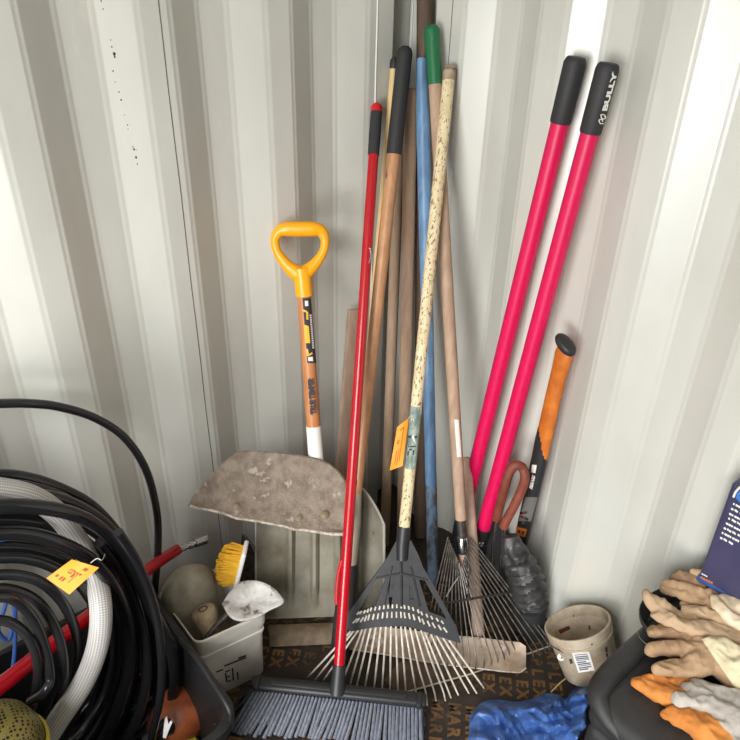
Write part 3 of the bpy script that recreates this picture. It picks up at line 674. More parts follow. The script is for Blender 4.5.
# orange and black axe
T, B = X(566, 342, -.032), X(507, 604, -.032); B.z = max(0, B.z)
pa = lambda y: on_line(T, B, y); d = (T-B).normalized(); wx = V((0, -1, 0)); wx = (wx-d*wx.dot(d)).normalized()
t = thing('axe', V((B.x, B.y, 0)), 'axe with orange and black handle and flared black butt, leaning on the right wall', 'axe')
k = mpp(pa(450))
def sect(bm, rows, flat=.62): tube(bm, [pa(y)+wx*o*k for y, r, o in rows], [r*k for y, r, o in rows], 20, side=wx, flat=flat)
bm = new(); sect(bm, [(347, 6, -2), (353, 9.6, 1.0), (360, 8.8, .6), (375, 8, 0), (400, 8.2, -.4), (430, 8.6, -.2), (462, 8.4, 0), (466, 7.6, 0)]); go = obj('grip', bm, M['axeorange'], t)
bm = new(); sect(bm, [(430, 7.4, -1.6), (440, 8.2, -1.2), (462, 8.9, 0), (466, 8.9, 0), (495, 8.6, 0), (498, 8.2, 0), (520, 8.4, 0), (560, 8.4, 0), (600, 8.4, 0)], .66); nk = obj('neck', bm, M['black'], t)
bm = new(); c0 = T+wx*.5*k; d2 = (d*.86-wx*.5).normalized(); w2 = (wx*.86+d*.5).normalized()
d2 = (d+wx*-.0).normalized(); tl2 = (wx*.84-V(d)*.5).normalized(); n2 = tl2.cross(d.cross(wx)).normalized()
if n2.dot(d) < 0: n2 = -n2
lathe(bm, c0-n2*.016+wx*1.4*k, n2, [(11.2*k, 0), (12.4*k, .004), (12.4*k, .010), (11*k, .0155), (7*k, .0185), (0, .0195)], 26, xdir=tl2, sx=1.0, sy=.62); obj('butt_cap', bm, M['black'], t)
tr = bvh(nk); decal('grey_band', ((523.3, 497), (537.5, 497), (531, 521), (516.5, 521)), tr, mat('grey_band', (120, 118, 114), .4, .3), nk, .0009)
decal('orange_patch', ((516.8, 526.5), (527.2, 529), (525, 537), (515.6, 534.5)), tr, M['axeorange'], nk, .001)
bm = new()
for q in (((520.6, 512), (527.5, 511), (527, 513.4), (520, 514.4)), ((521, 515), (528.5, 518), (528, 520.4), (520.5, 517.4)), ((519, 521), (528, 522), (527, 524), (518.6, 523.6))): decal('', q, tr, None, None, .0014, 4, 2, bm=bm)
obj('silver_mark', bm, M['chrome'], nk)
for q in (((518.6, 529.6), (521, 530), (520, 533), (517.8, 532.6)), ((522.6, 530.6), (524.8, 531), (524, 534), (521.8, 533.6))): decal('patch_mark', q, tr, M['ink'], nk, .0016, 2, 2)
ht = tr.ray_cast(CAM, ray(532.6, 482).normalized()); hn = ht[1] if ht[1].dot(CAM-ht[0]) > 0 else -ht[1]
sd_ = d.cross(hn).normalized(); sd_ = -sd_ if sd_.dot(RIGHT) > 0 else sd_
text('FISKARS', .0125, ht[0]+hn*.0012, d, sd_, M['sticker'], nk, bold=.0006, stretch=1.0)
bm = new(); decal('', ((532.4, 464.5), (537, 465), (535.6, 473), (531, 472.4)), tr, None, None, .001, 2, 2, bm=bm); obj('lettering', bm, M['sticker'], t)
bm = new(); hb = V((B.x, B.y, .05)); prism(bm, [hb+V((0, a, b)) for a, b in ((-.055, -.05), (-.06, .0), (-.03, .035), (.02, .04), (.05, .035), (.05, -.035), (.01, -.04))], (1, 0, 0), .022, .003); obj('axe_head', bm, M['dark'], t)

# red-brown loop on a steel rod
pl0 = X(514, 505, -.085); LF = lambda x, y, o=0: PL(x, y, pl0+HV*o, HV)
t = thing('storage_hook', V((pl0.x, pl0.y, 0)), 'red-brown rubber-coated loop handle on a steel rod, between the pink-red handles and the axe', 'hook')
bm = new(); k = mpp(pl0); tube(bm, spline([LF(496.5, 519, -.03), LF(499.5, 507, -.02), (LF(505, 486)), LF(509.5, 472), LF(515.5, 465.4), LF(522.5, 468), (LF(525, 477, .01)), LF(522, 489, .012), LF(513.5, 507, .016), LF(506.5, 520, .018), LF(503.6, 527, .018)], 6), 4.7*k, 14); obj('loop', bm, M['brownrub'], t)
rb = Z(494, 582, .0); 
bm = new(); tube(bm, [LF(503.8, 526, .018), LF(502, 545, .018), LF(499, 600, .014)], 1.5*k, 10); tube(bm, [LF(497, 518, -.03), LF(493, 545, -.02), LF(490, 600, .0)], 1.5*k, 10); obj('rod', bm, M['chrome'], t)

# ribbed black rubber sleeve
pr0 = V(Z(531, 626, .0)); LR = lambda x, y, o=0: PL(x, y, pr0+HV*o, HV)
t = thing('rubber_boot', V((pr0.x, pr0.y, 0)), 'dusty black rubber boot with stacked ribs, standing against the axe', 'rubber boot')
k = mpp(pr0)
sp = spline([LR(510, 536, .0), LR(513, 548, .008), LR(518, 560, .014), LR(523, 573, .016), LR(527, 587, .016), LR(529, 598, .015), LR(530, 607, .012)], 14)
bm = new(); N_ = len(sp); rr = resamp([7, 11.5, 14, 15.8, 16.6, 16.8, 16.4], N_)
rg = tube(bm, sp, [r*k for r in rr], 40, side=HV)
for i, ring in enumerate(rg):
    c = sp[i]; u = i/(N_-1); tq = (sp[min(i+1, N_-1)]-sp[max(i-1, 0)]).normalized()
    for v in ring:
        dv = v.co-c; rt_ = dv.normalized().dot(RIGHT)
        ph = u*9.5+.35*rt_+.25*noise.noise(v.co*18); saw = ph-math.floor(ph)
        amp = (.26 if rt_ > -.3 else .12)*min(1, max(0, (u-.22)*7))
        v.co += dv*(amp*(saw**1.6-.5)+(.16*noise.noise(v.co*40) if u < .35 else .05*noise.noise(v.co*60)))
        v.co -= HV*dv.dot(HV)*.3
obj('ribs', bm, M['rib'], t, ang=70)
bm = new(); cc = (LR(529.5, 604, .012)+LR(530, 632, .008))/2; tube(bm, [LR(529.6, 603, .013), LR(530, 612, .012), LR(530, 634, .01)], [16.4*k, 16.6*k, 15.8*k], 26, side=HV, flat=.9)
o = obj('cuff', bm, M['rubber'], t)

# ------------------------------------------------------------------ left: bucket, its contents, tub and hoses
zb_ = .235
A_, B_, C_ = Z(157, 592, zb_), Z(196, 645, zb_), Z(268, 612, zb_); D_ = A_+C_-B_
CB = (A_+C_)/2; e1 = (C_-B_); e2 = (A_-B_); s1, s2 = e1.length/2, e2.length/2; e1.normalize(); e2.normalize()
t = thing('bucket', V((CB.x, CB.y, 0)), 'white square plastic bucket full of brushes and trowels, between the hoses and the beige scoop', 'bucket')
def sq(z, k, rad=.02, n=7):
    out = []
    for qx, qy, a0 in ((1, 1, 0), (-1, 1, 90), (-1, -1, 180), (1, -1, 270)):
        for i in range(n):
            a = math.radians(a0+90*i/(n-1)); out.append(CB+e1*(qx*(s1-rad)+rad*math.cos(a))*k+e2*(qy*(s2-rad)+rad*math.sin(a))*k+V((0, 0, z-CB.z)))
    return out
def loft(bm, loops, cap=True):
    R_ = [[bm.verts.new(p) for p in l] for l in loops]; n = len(R_[0])
    for A, B in zip(R_, R_[1:]):
        for k in range(n): bm.faces.new((A[k], A[(k+1) % n], B[(k+1) % n], B[k]))
    if cap: bm.faces.new(R_[0]); bm.faces.new(R_[-1])
bm = new()
loft(bm, [sq(.002, .86), sq(.006, .875), sq(.10, .90), sq(.165, .925), sq(.167, .955), sq(.174, .955), sq(.176, .935), sq(.195, .94), sq(.197, .985), sq(.228, 1.0), sq(.2335, 1.0), sq(.235, .99), sq(.235, .955), sq(.22, .945), sq(.10, .885), sq(.012, .85)])
bk = obj('shell', bm, M['bucket'], t); tr = bvh(bk); bm = new()
for q in (((216, 671), (223, 668.5), (223, 670), (216, 672.6)), ((224, 665), (246, 656.5), (246.2, 658), (224.2, 666.6)), ((238, 657.3), (246, 654.4), (246.2, 656.2), (238.2, 659.2)), ((231.5, 668), (233, 667.4), (234, 680), (232.6, 680.5)), ((236.6, 672), (238, 671.4), (238.6, 679), (237.3, 679.6)), ((225, 671), (229.4, 669.3), (229.8, 670.6), (225.4, 672.3)), ((224.6, 673), (226.2, 672.4), (227.4, 681), (225.9, 681.6)), ((226, 676.6), (230, 675), (230.2, 676.2), (226.2, 677.8)), ((227, 681), (231, 679.4), (231.2, 680.6), (227.2, 682.2))):
    decal('', q, tr, None, None, .0008, 3, 2, bm=bm)
obj('lettering', bm, M['ink'], bk)
# cloudy plastic jug in the back of the bucket
c = Y(188, 592, CB.y+.055)
bm = new(); lathe(bm, V((c.x-.005, c.y, .085)), V((.05, .0, 1)), [(0, 0), (.062, .002), (.07, .02), (.074, .10), (.073, .155), (.066, .195), (.05, .222), (.026, .236), (0, .24)], 32, sx=1., xdir=V((1, 0, 0)), sy=.62)
for v in bm.verts: v.co += (v.co-c)*.07*noise.noise(v.co*14)
tag(obj('plastic_jug', bm, M['jug']), 'cloudy beige plastic jug standing at the back inside the white bucket', 'jug')
# turned wooden handle
c0, c1 = Z(203, 609, .245), Z(214, 640, .155); bm = new(); d = (c0-c1).normalized(); L = (c0-c1).length
tube(bm, [c1, c1+d*L*.4, c1+d*L*.75, c0-d*.010, c0-d*.003, c0], [.02, .024, .030, .031, .027, .019], 26)
t = thing('wooden_mallet', c1, 'round-ended turned wooden handle poking out of the white bucket', 'mallet'); obj('handle', bm, M['knob'], t)
bm = new(); lathe(bm, c0, d, [(.012, -.002), (.012, .001), (.0085, .0012), (.0075, -.0005), (0, -.0005)], 18); obj('end_plug', bm, M['wooddark'], t)
# white-crusted trowel lying across the bucket
n_ = V((-.15, -.35, .9)).normalized(); p0 = Z(250, 602, .262); Q = lambda x, y, o=0: PL(x, y, p0+n_*o, n_)
t = thing('garden_scoop', p0, 'broad scoop crusted with white paint lying across the white bucket', 'scoop')
ol = [(222, 604), (229, 593), (237, 585), (244, 581), (256, 580.5), (267, 584), (276, 590), (282, 597.5), (284, 601), (281, 605), (270, 610), (262, 615), (252, 619), (240, 621), (230, 617)]
bm = new(); o2 = spline([V((x, y, 0)) for x, y in ol+ol[:1]], 3)[:-1]; cen = V((250, 601, 0)); rings = []
for s_ in (0, .3, .6, .85, 1.0):
    rings.append([Q(*(cen.lerp(p, s_).xy), -.016*(1-s_*s_)+.003*noise.noise(V((p.x*.1, p.y*.1, s_*3)))) for p in o2])
RR = [[bm.verts.new(p) for p in r] for r in rings[1:]]; c_ = bm.verts.new(rings[0][0]); n = len(o2)
for k in range(n): bm.faces.new((c_, RR[0][k], RR[0][(k+1) % n]))
for a, b in zip(RR, RR[1:]):
    for k in range(n): bm.faces.new((a[k], a[(k+1) % n], b[(k+1) % n], b[k]))
o = obj('blade', bm, M['paint'], t); mods(o, ('SOLIDIFY', dict(thickness=.003, offset=0)))
bm = new(); tube(bm, [Q(228, 614, -.004), Q(214, 628, -.03), Q(206, 640, -.05)], [.006, .007, .007], 12); obj('tang', bm, M['dark'], t)
# yellow bristle brush
pa_ = Z(231.5, 564, .31); ax_ = (PL(237, 536, pa_, HV)-PL(222, 598, pa_, HV)).normalized(); rt = (RIGHT-ax_*RIGHT.dot(ax_)).normalized(); fr_ = ax_.cross(rt)
if fr_.dot(HV) < 0: fr_ = -fr_
k = mpp(pa_); t = thing('scrub_brush', pa_-ax_*30*k, 'scrubbing brush with bright yellow bristles and white back, stuck upright in the white bucket', 'brush')
bm = new(); box(bm, pa_+rt*9.5*k, (rt, ax_, fr_), (4.5*k, 52*k, 22*k), 1.9*k, 3); obj('back', bm, M['white'], t)
bm = new()
for i in range(24):
    for j in range(15):
        yy = (i/23*2-1); ff = (j/14*2-1)
        if abs(ff) > math.sqrt(max(.05, 1-yy*yy*.9)): continue
        root = pa_+rt*7.5*k+ax_*yy*24*k+fr_*ff*10*k
        bulge = math.sqrt(max(.05, 1-yy*yy*.85))*math.sqrt(max(.2, 1-ff*ff*.7))
        tip = pa_-rt*(14.5*k*bulge+random.uniform(-1.5, 1.2)*k)+ax_*(yy*27-1.5+random.uniform(-1.8, 1.8))*k+fr_*(ff*12+random.uniform(-1.6, 1.6))*k
        tube(bm, [root, root.lerp(tip, .6), tip], [.0022, .0030, .0015], 5)
o = obj('bristles', bm, M['fibre'], t); o['kind'] = 'stuff'
# dark trowel and handle behind the brush
p1 = Y(254, 556, D_.y-.015); Tq = lambda x, y, o=0: PL(x, y, p1+HV*o, (HV+V((0, 0, .2))).normalized())
t = thing('hand_trowel', V((p1.x, p1.y, .1)), 'dark pointed trowel blade with bright steel edge, upright behind the yellow brush', 'trowel')
ol = [(242, 534), (247, 538), (254, 549), (260, 562), (264.5, 578), (262, 586), (250, 590), (240, 588), (239, 560)]
bm = new(); prism(bm, [Tq(*p) for p in ol], HV, .003, .0008); obj('blade', bm, M['dark'], t)
bm = new(); tube(bm, spline([Tq(x, y, .003) for x, y in ol[:5]], 5), .0028, 8); obj('bright_edge', bm, M['chrome'], t)
bm = new(); tube(bm, [Tq(254, 586), Tq(252, 620)], .008, 12); obj('handle', bm, M['wooddark'], t)
pq = Y(270, 530, D_.y+.02); qq = Z(258, 610, .10)
bm = new(); pole(bm, pq, qq, .011); tag(obj('wooden_dowel', bm, M['wooddark'], base=qq), 'dark brown wooden handle end sticking out behind the dark trowel', 'dowel')

# red pole with chrome end behind the hoses
rp = [(-40, 712, -.33), (0, 686, -.30), (45, 650, -.25), (110, 600, -.17), (150, 568, -.115), (178, 549, -.085)]
P_ = [Y(x, y, v) for x, y, v in rp]; t = thing('extension_pole', P_[0], 'red metal pole with chrome end running behind the black hoses', 'pole')
bm = new(); tube(bm, spline(P_, 6), [.0165, .0165, .0155, .0145, .014], 18); obj('tube', bm, M['red'], t)
e0, e1_ = Y(175, 551, -.088), Y(206, 538.5, -.07); d = (e1_-e0).normalized(); L = (e1_-e0).length; bm = new()
tube(bm, [e0, e0+d*L*.30, e0+d*L*.31, e0+d*L*.42, e0+d*L*.43, e0+d*L*.50, e0+d*L*.51, e0+d*L*.60, e0+d*L*.61, e0+d*L*.97, e1_], [.009, .009, .0075, .0075, .0105, .0105, .008, .008, .0125, .0135, .011], 20); obj('chrome_end', bm, M['chrome'], t)

# black tub
t = thing('plastic_tub', V((-1.2, -.36, 0)), 'black plastic tub with a slotted handle, holding the coiled hoses', 'tub')
bm = new(); zt = .27; x1, x0, y0, y1 = -.918, -1.78, -.10, -.56
def rr_(z, g, rad=.06, n=7):
    out = []; cx, cy = (x0+x1)/2, (y0+y1)/2; hx, hy = (x1-x0)/2+g, (y0-y1)/2+g
    for qx, qy, a0 in ((1, 1, 0), (-1, 1, 90), (-1, -1, 180), (1, -1, 270)):
        for i in range(n): a = math.radians(a0+90*i/(n-1)); out.append(V((cx+qx*(hx-rad)+rad*math.cos(a), cy+qy*(hy-rad)+rad*math.sin(a), z)))
    return out
loft(bm, [rr_(.002, -.03), rr_(.01, -.025), rr_(zt-.03, -.006), rr_(zt-.028, .010), rr_(zt, .012), rr_(zt+.002, .008), rr_(zt+.002, -.004), rr_(zt-.03, -.012), rr_(.012, -.034)])
obj('shell', bm, M['tub'], t)
bm = new(); 
sl = [X(x, y, x1-.016) for x, y in ((204, 729), (209, 724.5), (216, 721.5), (218, 724), (214, 729), (207, 734.5), (203.5, 733))]
prism(bm, sl, (1, 0, 0), .006, .0015); obj('handle_slot', bm, M['ink'], t)
bm = new(); rim_ = [X(x, y, x1-.012) for x, y in ((180, 640), (196, 657), (212, 681), (226, 703), (231, 716), (226, 727), (214, 737))]
tube(bm, spline(rim_, 6), .006, 10); obj('rim_bead', bm, M['tub'], t)

# hoses
def strand(pts, closed=True):
    P_ = [Y(*p) if len(p) == 3 else None for p in pts]; return P_
def coil(name, lab, strands, m, cat='hose', seg=12, grp=None, uv=False):
    bm = new()
    for pts, v, r, cl in strands:
        if cl:
            xl, yl = pts[-1]; x0_, y0_ = pts[0]
            pts = list(pts)+[(xl-40, yl+35), (xl-110, 765), (-190, 690), (-215, 590), (-150, y0_+10), (-60, y0_-2)]
        P_ = [Y(x, y, v+.010*math.sin(i*1.3+len(pts))) for i, (x, y) in enumerate(pts)]
        for p in P_: p.z = max(p.z, r+.032)
        if cl: P_.append(P_[0].lerp(P_[1], .3)+V((0, r*.8, 0)))
        tube(bm, spline(P_, 7), r, seg, uv=uv)
    xs = [v.co for v in bm.verts]
    return tag(obj(name, bm, m, base=V((-1.25, -.3, .02)), ang=70), lab, cat, grp)
HG = 'coiled hoses in the black tub'
coil('cable_loop', 'single black cable arching high above the other hoses against the wall', [([(-120, 640), (-128, 560), (-112, 480), (-75, 425), (-30, 405), (0, 403.5), (30, 403.5), (60, 407), (95, 418), (125, 438), (146, 470), (156.5, 510), (158, 545), (155, 585), (150, 630), (146, 690)], -.085, .0092, False)], M['hose2'], 'cable')
coil('rubber_hose', 'outermost thick black hose of the coil, its turns rising highest under the arched cable', [
 ([(-25, 475), (20, 477), (60, 489), (95, 509), (125, 545), (148, 588), (163, 636), (168, 690), (158, 745)], -.17, .0125, True),
 ([(-25, 485), (25, 487), (70, 503), (108, 536), (134, 578), (150, 628), (150, 690), (136, 745)], -.215, .0125, True),
 ([(-25, 496), (20, 494), (64, 501), (104, 524), (132, 562), (156, 612), (171, 655), (175, 700), (164, 745)], -.25, .0125, True)], M['hose'], grp=HG)
coil('rubber_hose', 'black hose with a bright highlight crossing in front of the braided hose', [
 ([(-25, 507), (25, 506), (70, 513), (102, 530), (128, 562), (152, 610), (170, 648), (174, 690), (160, 745)], -.335, .0128, True),
 ([(-25, 535), (20, 533), (60, 543), (94, 563), (118, 596), (130, 642), (124, 690), (100, 745)], -.35, .0128, True)], M['hose'], grp=HG)
coil('rubber_hose', 'grey-black hose running right of the braided hose down into the tub', [
 ([(-25, 520), (30, 521), (75, 535), (106, 566), (120, 606), (124, 650), (112, 700), (84, 748)], -.27, .012, True),
 ([(-25, 548), (25, 548), (70, 562), (104, 590), (116, 630), (112, 680), (88, 725), (66, 748)], -.30, .012, True),
 ([(100, 542), (122, 572), (140, 620), (147, 668), (140, 710), (122, 748)], -.32, .0115, False)], M['hose2'], grp=HG)
coil('rubber_hose', 'slim black hose with vertical turns at the right edge of the coil, beside the bucket', [
 ([(118, 532), (136, 560), (152, 600), (160, 640), (161, 690), (150, 748)], -.405, .0088, False),
 ([(-25, 514), (30, 512), (80, 524), (114, 552), (140, 598), (154, 640), (158, 690), (146, 748)], -.285, .009, True),
 ([(-25, 526), (25, 527), (74, 545), (110, 576), (130, 620), (136, 664), (126, 712), (108, 748)], -.245, .009, True),
 ([(-25, 541), (30, 543), (76, 560), (104, 600), (108, 645), (96, 694), (76, 748)], -.25, .009, True),
 ([(-25, 552), (25, 552), (62, 566), (90, 600), (94, 640), (84, 690), (62, 735)], -.28, .0085, True)], M['hose'], grp=HG)
coil('garden_hose', 'thin black hose in small loops left of the braided hose, showing its cut end', [
 ([(-25, 560), (20, 558), (55, 568), (84, 590), (100, 625), (96, 670), (74, 715), (55, 748)], -.335, .0098, True),
 ([(-25, 577), (15, 575), (45, 585), (68, 612), (78, 648), (70, 690), (52, 722), (36, 748)], -.36, .0092, True),
 ([(-25, 588), (15, 590), (42, 606), (60, 640), (64, 676), (54, 706), (40, 735)], -.375, .0088, True),
 ([(-40, 596), (-8, 597), (14, 600), (34, 620), (46, 650), (50, 676), (47, 688), (40, 696), (30, 702)], -.40, .0085, False),
 ([(-40, 622), (-10, 620), (12, 623), (30, 640), (38, 668), (34, 700), (20, 735)], -.385, .0088, True)], M['hose2'], grp=HG)
bm = new(); P_ = [Y(x, y, v) for x, y, v in ((-150, 690, -.27), (-165, 610, -.27), (-135, 535, -.275), (-80, 500, -.28), (-25, 489, -.285), (10, 491, -.285), (36, 499, -.285), (60, 517, -.29), (80, 545, -.30), (95, 577, -.335), (101, 612, -.385), (97, 648, -.395), (83, 683, -.395), (61, 716, -.40), (37, 752, -.40), (5, 790, -.39))]
tube(bm, spline(P_, 8), .0205, 20, uv=True); braid_o = tag(obj('braided_hose', bm, M['braided'], base=P_[-1], ang=70), 'thick clear reinforced hose with white braid, in front of the black hoses', 'hose')
bm = new(); tube(bm, spline([Y(x, y, -.32) for x, y in ((-20, 543), (0, 540), (20, 536.5), (34, 533.5), (46, 534))], 5), .0035, 8); tag(obj('blue_twine', bm, M['cordblue']), 'thin blue cord between the black hoses near their top', 'cord')
bm = new(); tube(bm, spline([Y(x, y, -.24) for x, y in ((14, 528), (30, 528), (46, 530), (58, 536))], 5), .0042, 8); tag(obj('green_twine', bm, M['cordgreen']), 'dark green cord in the gap under the top hoses', 'cord')
bm = new(); tube(bm, spline([Y(x, y, -.20) for x, y in ((2, 585), (8, 592), (4, 610), (-2, 630), (8, 640), (14, 620), (16, 596), (11, 588), (14, 604), (15, 645), (13, 668))], 6), .0045, 8); tag(obj('blue_rope', bm, M['cordblue'], ang=60), 'bright blue loop of cord behind the thin hose loops', 'cord')
# tag on the braided hose
bs = Y(80, 577, -.425)
nt_ = (-FWD+V((0, 0, .1))).normalized()
tag_sheet('price_tag', ((72, 559.5), (99, 567.5), (69.5, 594.5), (46.5, 578)), bs, nt_, 'orange price tag tied on the thick braided hose', 'orange price tags',
  ((.62, .82, .14, .24), (.3, .34, .34, .5), (.34, .50, .34, .37), (.40, .43, .36, .50), (.34, .5, .47, .5), (.46, .78, .36, .42), (.50, .62, .44, .58), (.62, .66, .40, .76), (.12, .24, .7, .8), (.3, .5, .68, .82)),
  [PL(90.5, 563, bs, nt_), PL(97, 558.5, bs+HV*.004, nt_), PL(102, 560, bs, nt_), Y(105, 554, -.385)], bend=.006)
# perforated brass drum
pd = Y(-8, 738, -.465); ad = V((-.35, -.55, .75)).normalized()
t = thing('float_strainer', V((pd.x, pd.y, .05)), 'brassy perforated metal drum at the lower left edge, below the small hose loops', 'strainer')
bm = new(); zb2 = pd.z-.02; lathe(bm, V((pd.x, pd.y, .02)), (0, 0, 1), [(0, 0), (.064, .0), (.072, .01), (.076, zb2*.6), (.074, zb2-.02), (.064, zb2+.012), (.045, zb2+.03), (.02, zb2+.038), (0, zb2+.04)], 40); obj('drum', bm, M['perforated'], t)
bm = new(); lathe(bm, pd-V((0, 0, .045)), (0, 0, 1), [(.074, -.006), (.080, -.004), (.081, .003), (.076, .008)], 40); obj('rim_band', bm, M['yg'], t)
# orange-bodied sprayer in the tub
pb_ = X(168, 712, -1.005); 
t = thing('orange_bottle', V((pb_.x, pb_.y, .02)), 'copper orange container with yellow-green cap, lying low in the tub under the hoses', 'bottle')
c = Y(166, 703, -.325); bm = new(); lathe(bm, c-V((0, 0, .10)), V((.25, -.35, .9)), [(0, 0), (.05, .0), (.064, .02), (.064, .09), (.062, .094), (.062, .1), (.057, .115), (.034, .135), (.02, .14), (0, .141)], 30); obj('body', bm, M['copper'], t)
c2 = Y(177, 741, -.40); bm = new(); lathe(bm, c2-V((0, 0, .05)), V((.1, -.4, .9)), [(0, 0), (.036, .0), (.041, .012), (.041, .04), (.032, .054), (0, .06)], 28); obj('cap', bm, M['yg'], t)
bm = new(); tube(bm, [Y(146, 742, -.375), Y(166, 727, -.385), Y(188, 722, -.375)], [.016, .02, .016], 14); obj('collar', bm, M['black'], t)
bm = new(); 
fk = Y(167, 728, -.415); prism(bm, [PL(x, y, fk, -FWD) for x, y in ((163, 737), (165, 718), (167, 716), (168.5, 724), (171, 720), (172.5, 722), (169, 730), (166, 738))], -FWD, .004); obj('white_clip', bm, M['white'], t)

# ------------------------------------------------------------------ floor pieces
t = thing('metal_rod', Z(396, 695), 'long thin pale metal rod lying on the floor under the steel blade', 'rod')
bm = new(); tube(bm, [Z(396, 695, .005), Z(470, 674, .005), Z(551, 645.5, .005)], .0024, 8); obj('shaft', bm, M['rod'], t)
bm = new(); prism(bm, [Z(x, y, .0016) for x, y in ((398, 693.5), (486, 669), (470, 661), (440, 657), (400, 662), (384, 680))], (0, 0, 1), .002); tag(obj('brown_board', bm, M['board']), 'flat brown offcut on the floor behind the pale metal rod, under the rake tines', 'board')
bm = new(); tube(bm, spline([Z(551, 692, .003), Z(560, 683, .0035), Z(567, 677.5, .003)], 4), .0018, 6); tag(obj('twig', bm, M['woodlight']), 'short pale twig on the floor between the blue tarp and the grubby pail', 'twig')

# grubby pail
pb0 = Z(591.5, 671.5, .050); v_ = ray(577, 622).normalized(); pr1 = CAM+v_*((pb0-CAM).length-.075); axp = (pr1-pb0); Hp = axp.length; axp.normalize()
t = thing('pail', V((pb0.x, pb0.y, 0)), 'small grubby tan pail with a barcode sticker, tilted against the right wall', 'pail')
R1 = 32.4*mpp(pr1); R0_ = 27*mpp(pb0)
bm = new(); lathe(bm, pb0, axp, [(0, 0), (R0_*.92, 0), (R0_, .006), (R0_+(R1-R0_)*.72, Hp*.74), (R1*.985, Hp*.76), (R1*.99, Hp*.80), (R1*.955, Hp*.81), (R1*.965, Hp*.86), (R1*1.0, Hp*.87), (R1*1.02, Hp*.985), (R1*1.0, Hp), (R1*.955, Hp), (R1*.94, Hp*.95), (R1*.93, Hp*.8), (R1*.90, Hp*.78), (R0_*.95, .01), (0, .008)], 48, xdir=RIGHT)
ps = obj('shell', bm, M['pail'], t); tr = bvh(ps)
bs_ = decal('barcode_sticker', ((572, 652.6), (589, 651.2), (594.6, 670.2), (578.4, 672.6)), tr, M['sticker'], ps, .0008, 8, 8)
bm = new(); q = [V((573.8, 654.4, 0)), V((587.6, 653.2, 0)), V((592.6, 668.8, 0)), V((579.6, 670.8, 0))]
for i in range(9):
    v0, v1 = i/9+.01, i/9+(.075 if i % 3 else .05)
    L_ = lambda u, v: (q[0]*(1-u)+q[1]*u)*(1-v)+(q[3]*(1-u)+q[2]*u)*v
    decal('', [L_(a, b).xy for a, b in ((.03, v0), (.97 if i not in (4, 8) else .7, v0), (.97 if i not in (4, 8) else .7, v1), (.03, v1))], tr, None, None, .0014, 6, 1, bm=bm)
obj('barcode', bm, M['navyink'], ps)
for q in (((604.6, 647.5), (606.8, 646.6), (607.6, 652), (605.4, 652.4)), ((605.4, 653.5), (607.4, 653), (608.2, 656.4), (606.2, 657)), ((606.6, 658), (608.6, 657.4), (609, 661.5), (607.2, 662)), ((591, 643.6), (592.6, 643.4), (592.6, 645), (591, 645.2)), ((569, 659), (572, 658.6), (573, 663), (570.6, 664)), ((605.4, 662), (603, 667), (603.8, 667.6), (606, 663))):
    decal('smudged_mark', q, tr, M['ink'], ps, .0008, 2, 2)
bm = new()
for q in (((558, 630), (569, 625.5), (570.5, 629), (560, 634)),): decal('', q, tr, None, None, .0008, 5, 3, bm=bm)
obj('inner_label', bm, M['redink'], t)
for q in (((588, 625.4), (590, 625.2), (591, 629.6), (589, 630)), ((573, 614.5), (574.2, 614.3), (574.6, 617), (573.4, 617.2))): decal('inner_mark', q, tr, M['wooddark'], ps, .0008, 2, 2)
h = tr.ray_cast(CAM, ray(561, 657).normalized())[0] or pr1
bm = new(); lathe(bm, h, (CAM-h), [(.009, -.003), (.009, .003), (.0045, .0045), (.004, .002), (0, .002)], 16); obj('bail_ear', bm, M['sticker'], t)
bm = new(); tube(bm, spline([h+HV*.003, PL(567, 655, h+HV*.012, -FWD), PL(556, 648.5, h+HV*.02, -FWD), PL(545, 641, h+HV*.02, -FWD)], 6), .0016, 8); obj('bail_wire', bm, M['dark'], t)

# blue tarp
topc = [(470, 716), (482, 703), (498, 700), (515, 702), (530, 700), (545, 694), (558, 695), (566, 699), (572, 691), (583, 684), (595, 687)]
botc = [(466, 800), (480, 800), (495, 800), (510, 800), (525, 800), (540, 800), (552, 800), (560, 795), (566, 780), (574, 758), (586, 715)]
tp_, bt_ = spline([V((x, y, 0)) for x, y in topc], 16), spline([V((x, y, 0)) for x, y in botc], 16)
def tarp(u, v):
    i = int(round(u*(len(tp_)-1))); p = tp_[i].lerp(bt_[i], v)
    g = Z(p.x, p.y, .02); q = V((g.x*11, g.y*11, 0))
    env = min(1, v*9+.1)*min(1, (1-v)*8+.2)*min(1, u*10+.2)
    w_ = V((noise.noise(q*.8), noise.noise(q*.8+V((3, 3, 3))), 0))*.55; qq_ = q+w_
    z = .010+.022*(1-abs(2*v-1))*env
    for dx, dy, fr2, am, ph in ((.9, .45, .75, .030, .2), (.35, -.94, .9, .022, .6), (.98, -.2, 1.7, .020, .1), (.6, .8, 2.1, .016, .4), (.1, 1, 2.9, .010, .8), (.8, -.6, 3.7, .007, .3)):
        x_ = (qq_.x*dx+qq_.y*dy)*fr2+ph+.35*noise.noise(q*1.6+V((ph*9, 0, 0))); tri = abs(2*(x_-math.floor(x_))-1)
        z += env*am*tri*(.45+.75*max(0, .5+noise.noise(q*.7+V((ph*20, fr2, 0)))))
    z += .052*math.exp(-((u-.93)/.08)**2)*min(1, v*3+.5)
    g = Z(p.x, p.y, z)
    return g+V((noise.noise(q*2+V((9, 9, 9))), noise.noise(q*2+V((4, 4, 4))), 0))*.008*env
bm = new(); grid(bm, tarp, len(tp_)-1, 100, .0012); tarp_o = tag(obj('tarp', bm, M['tarp'], ang=30), 'crumpled shiny blue tarp on the floor in front of the grubby pail', 'tarp')

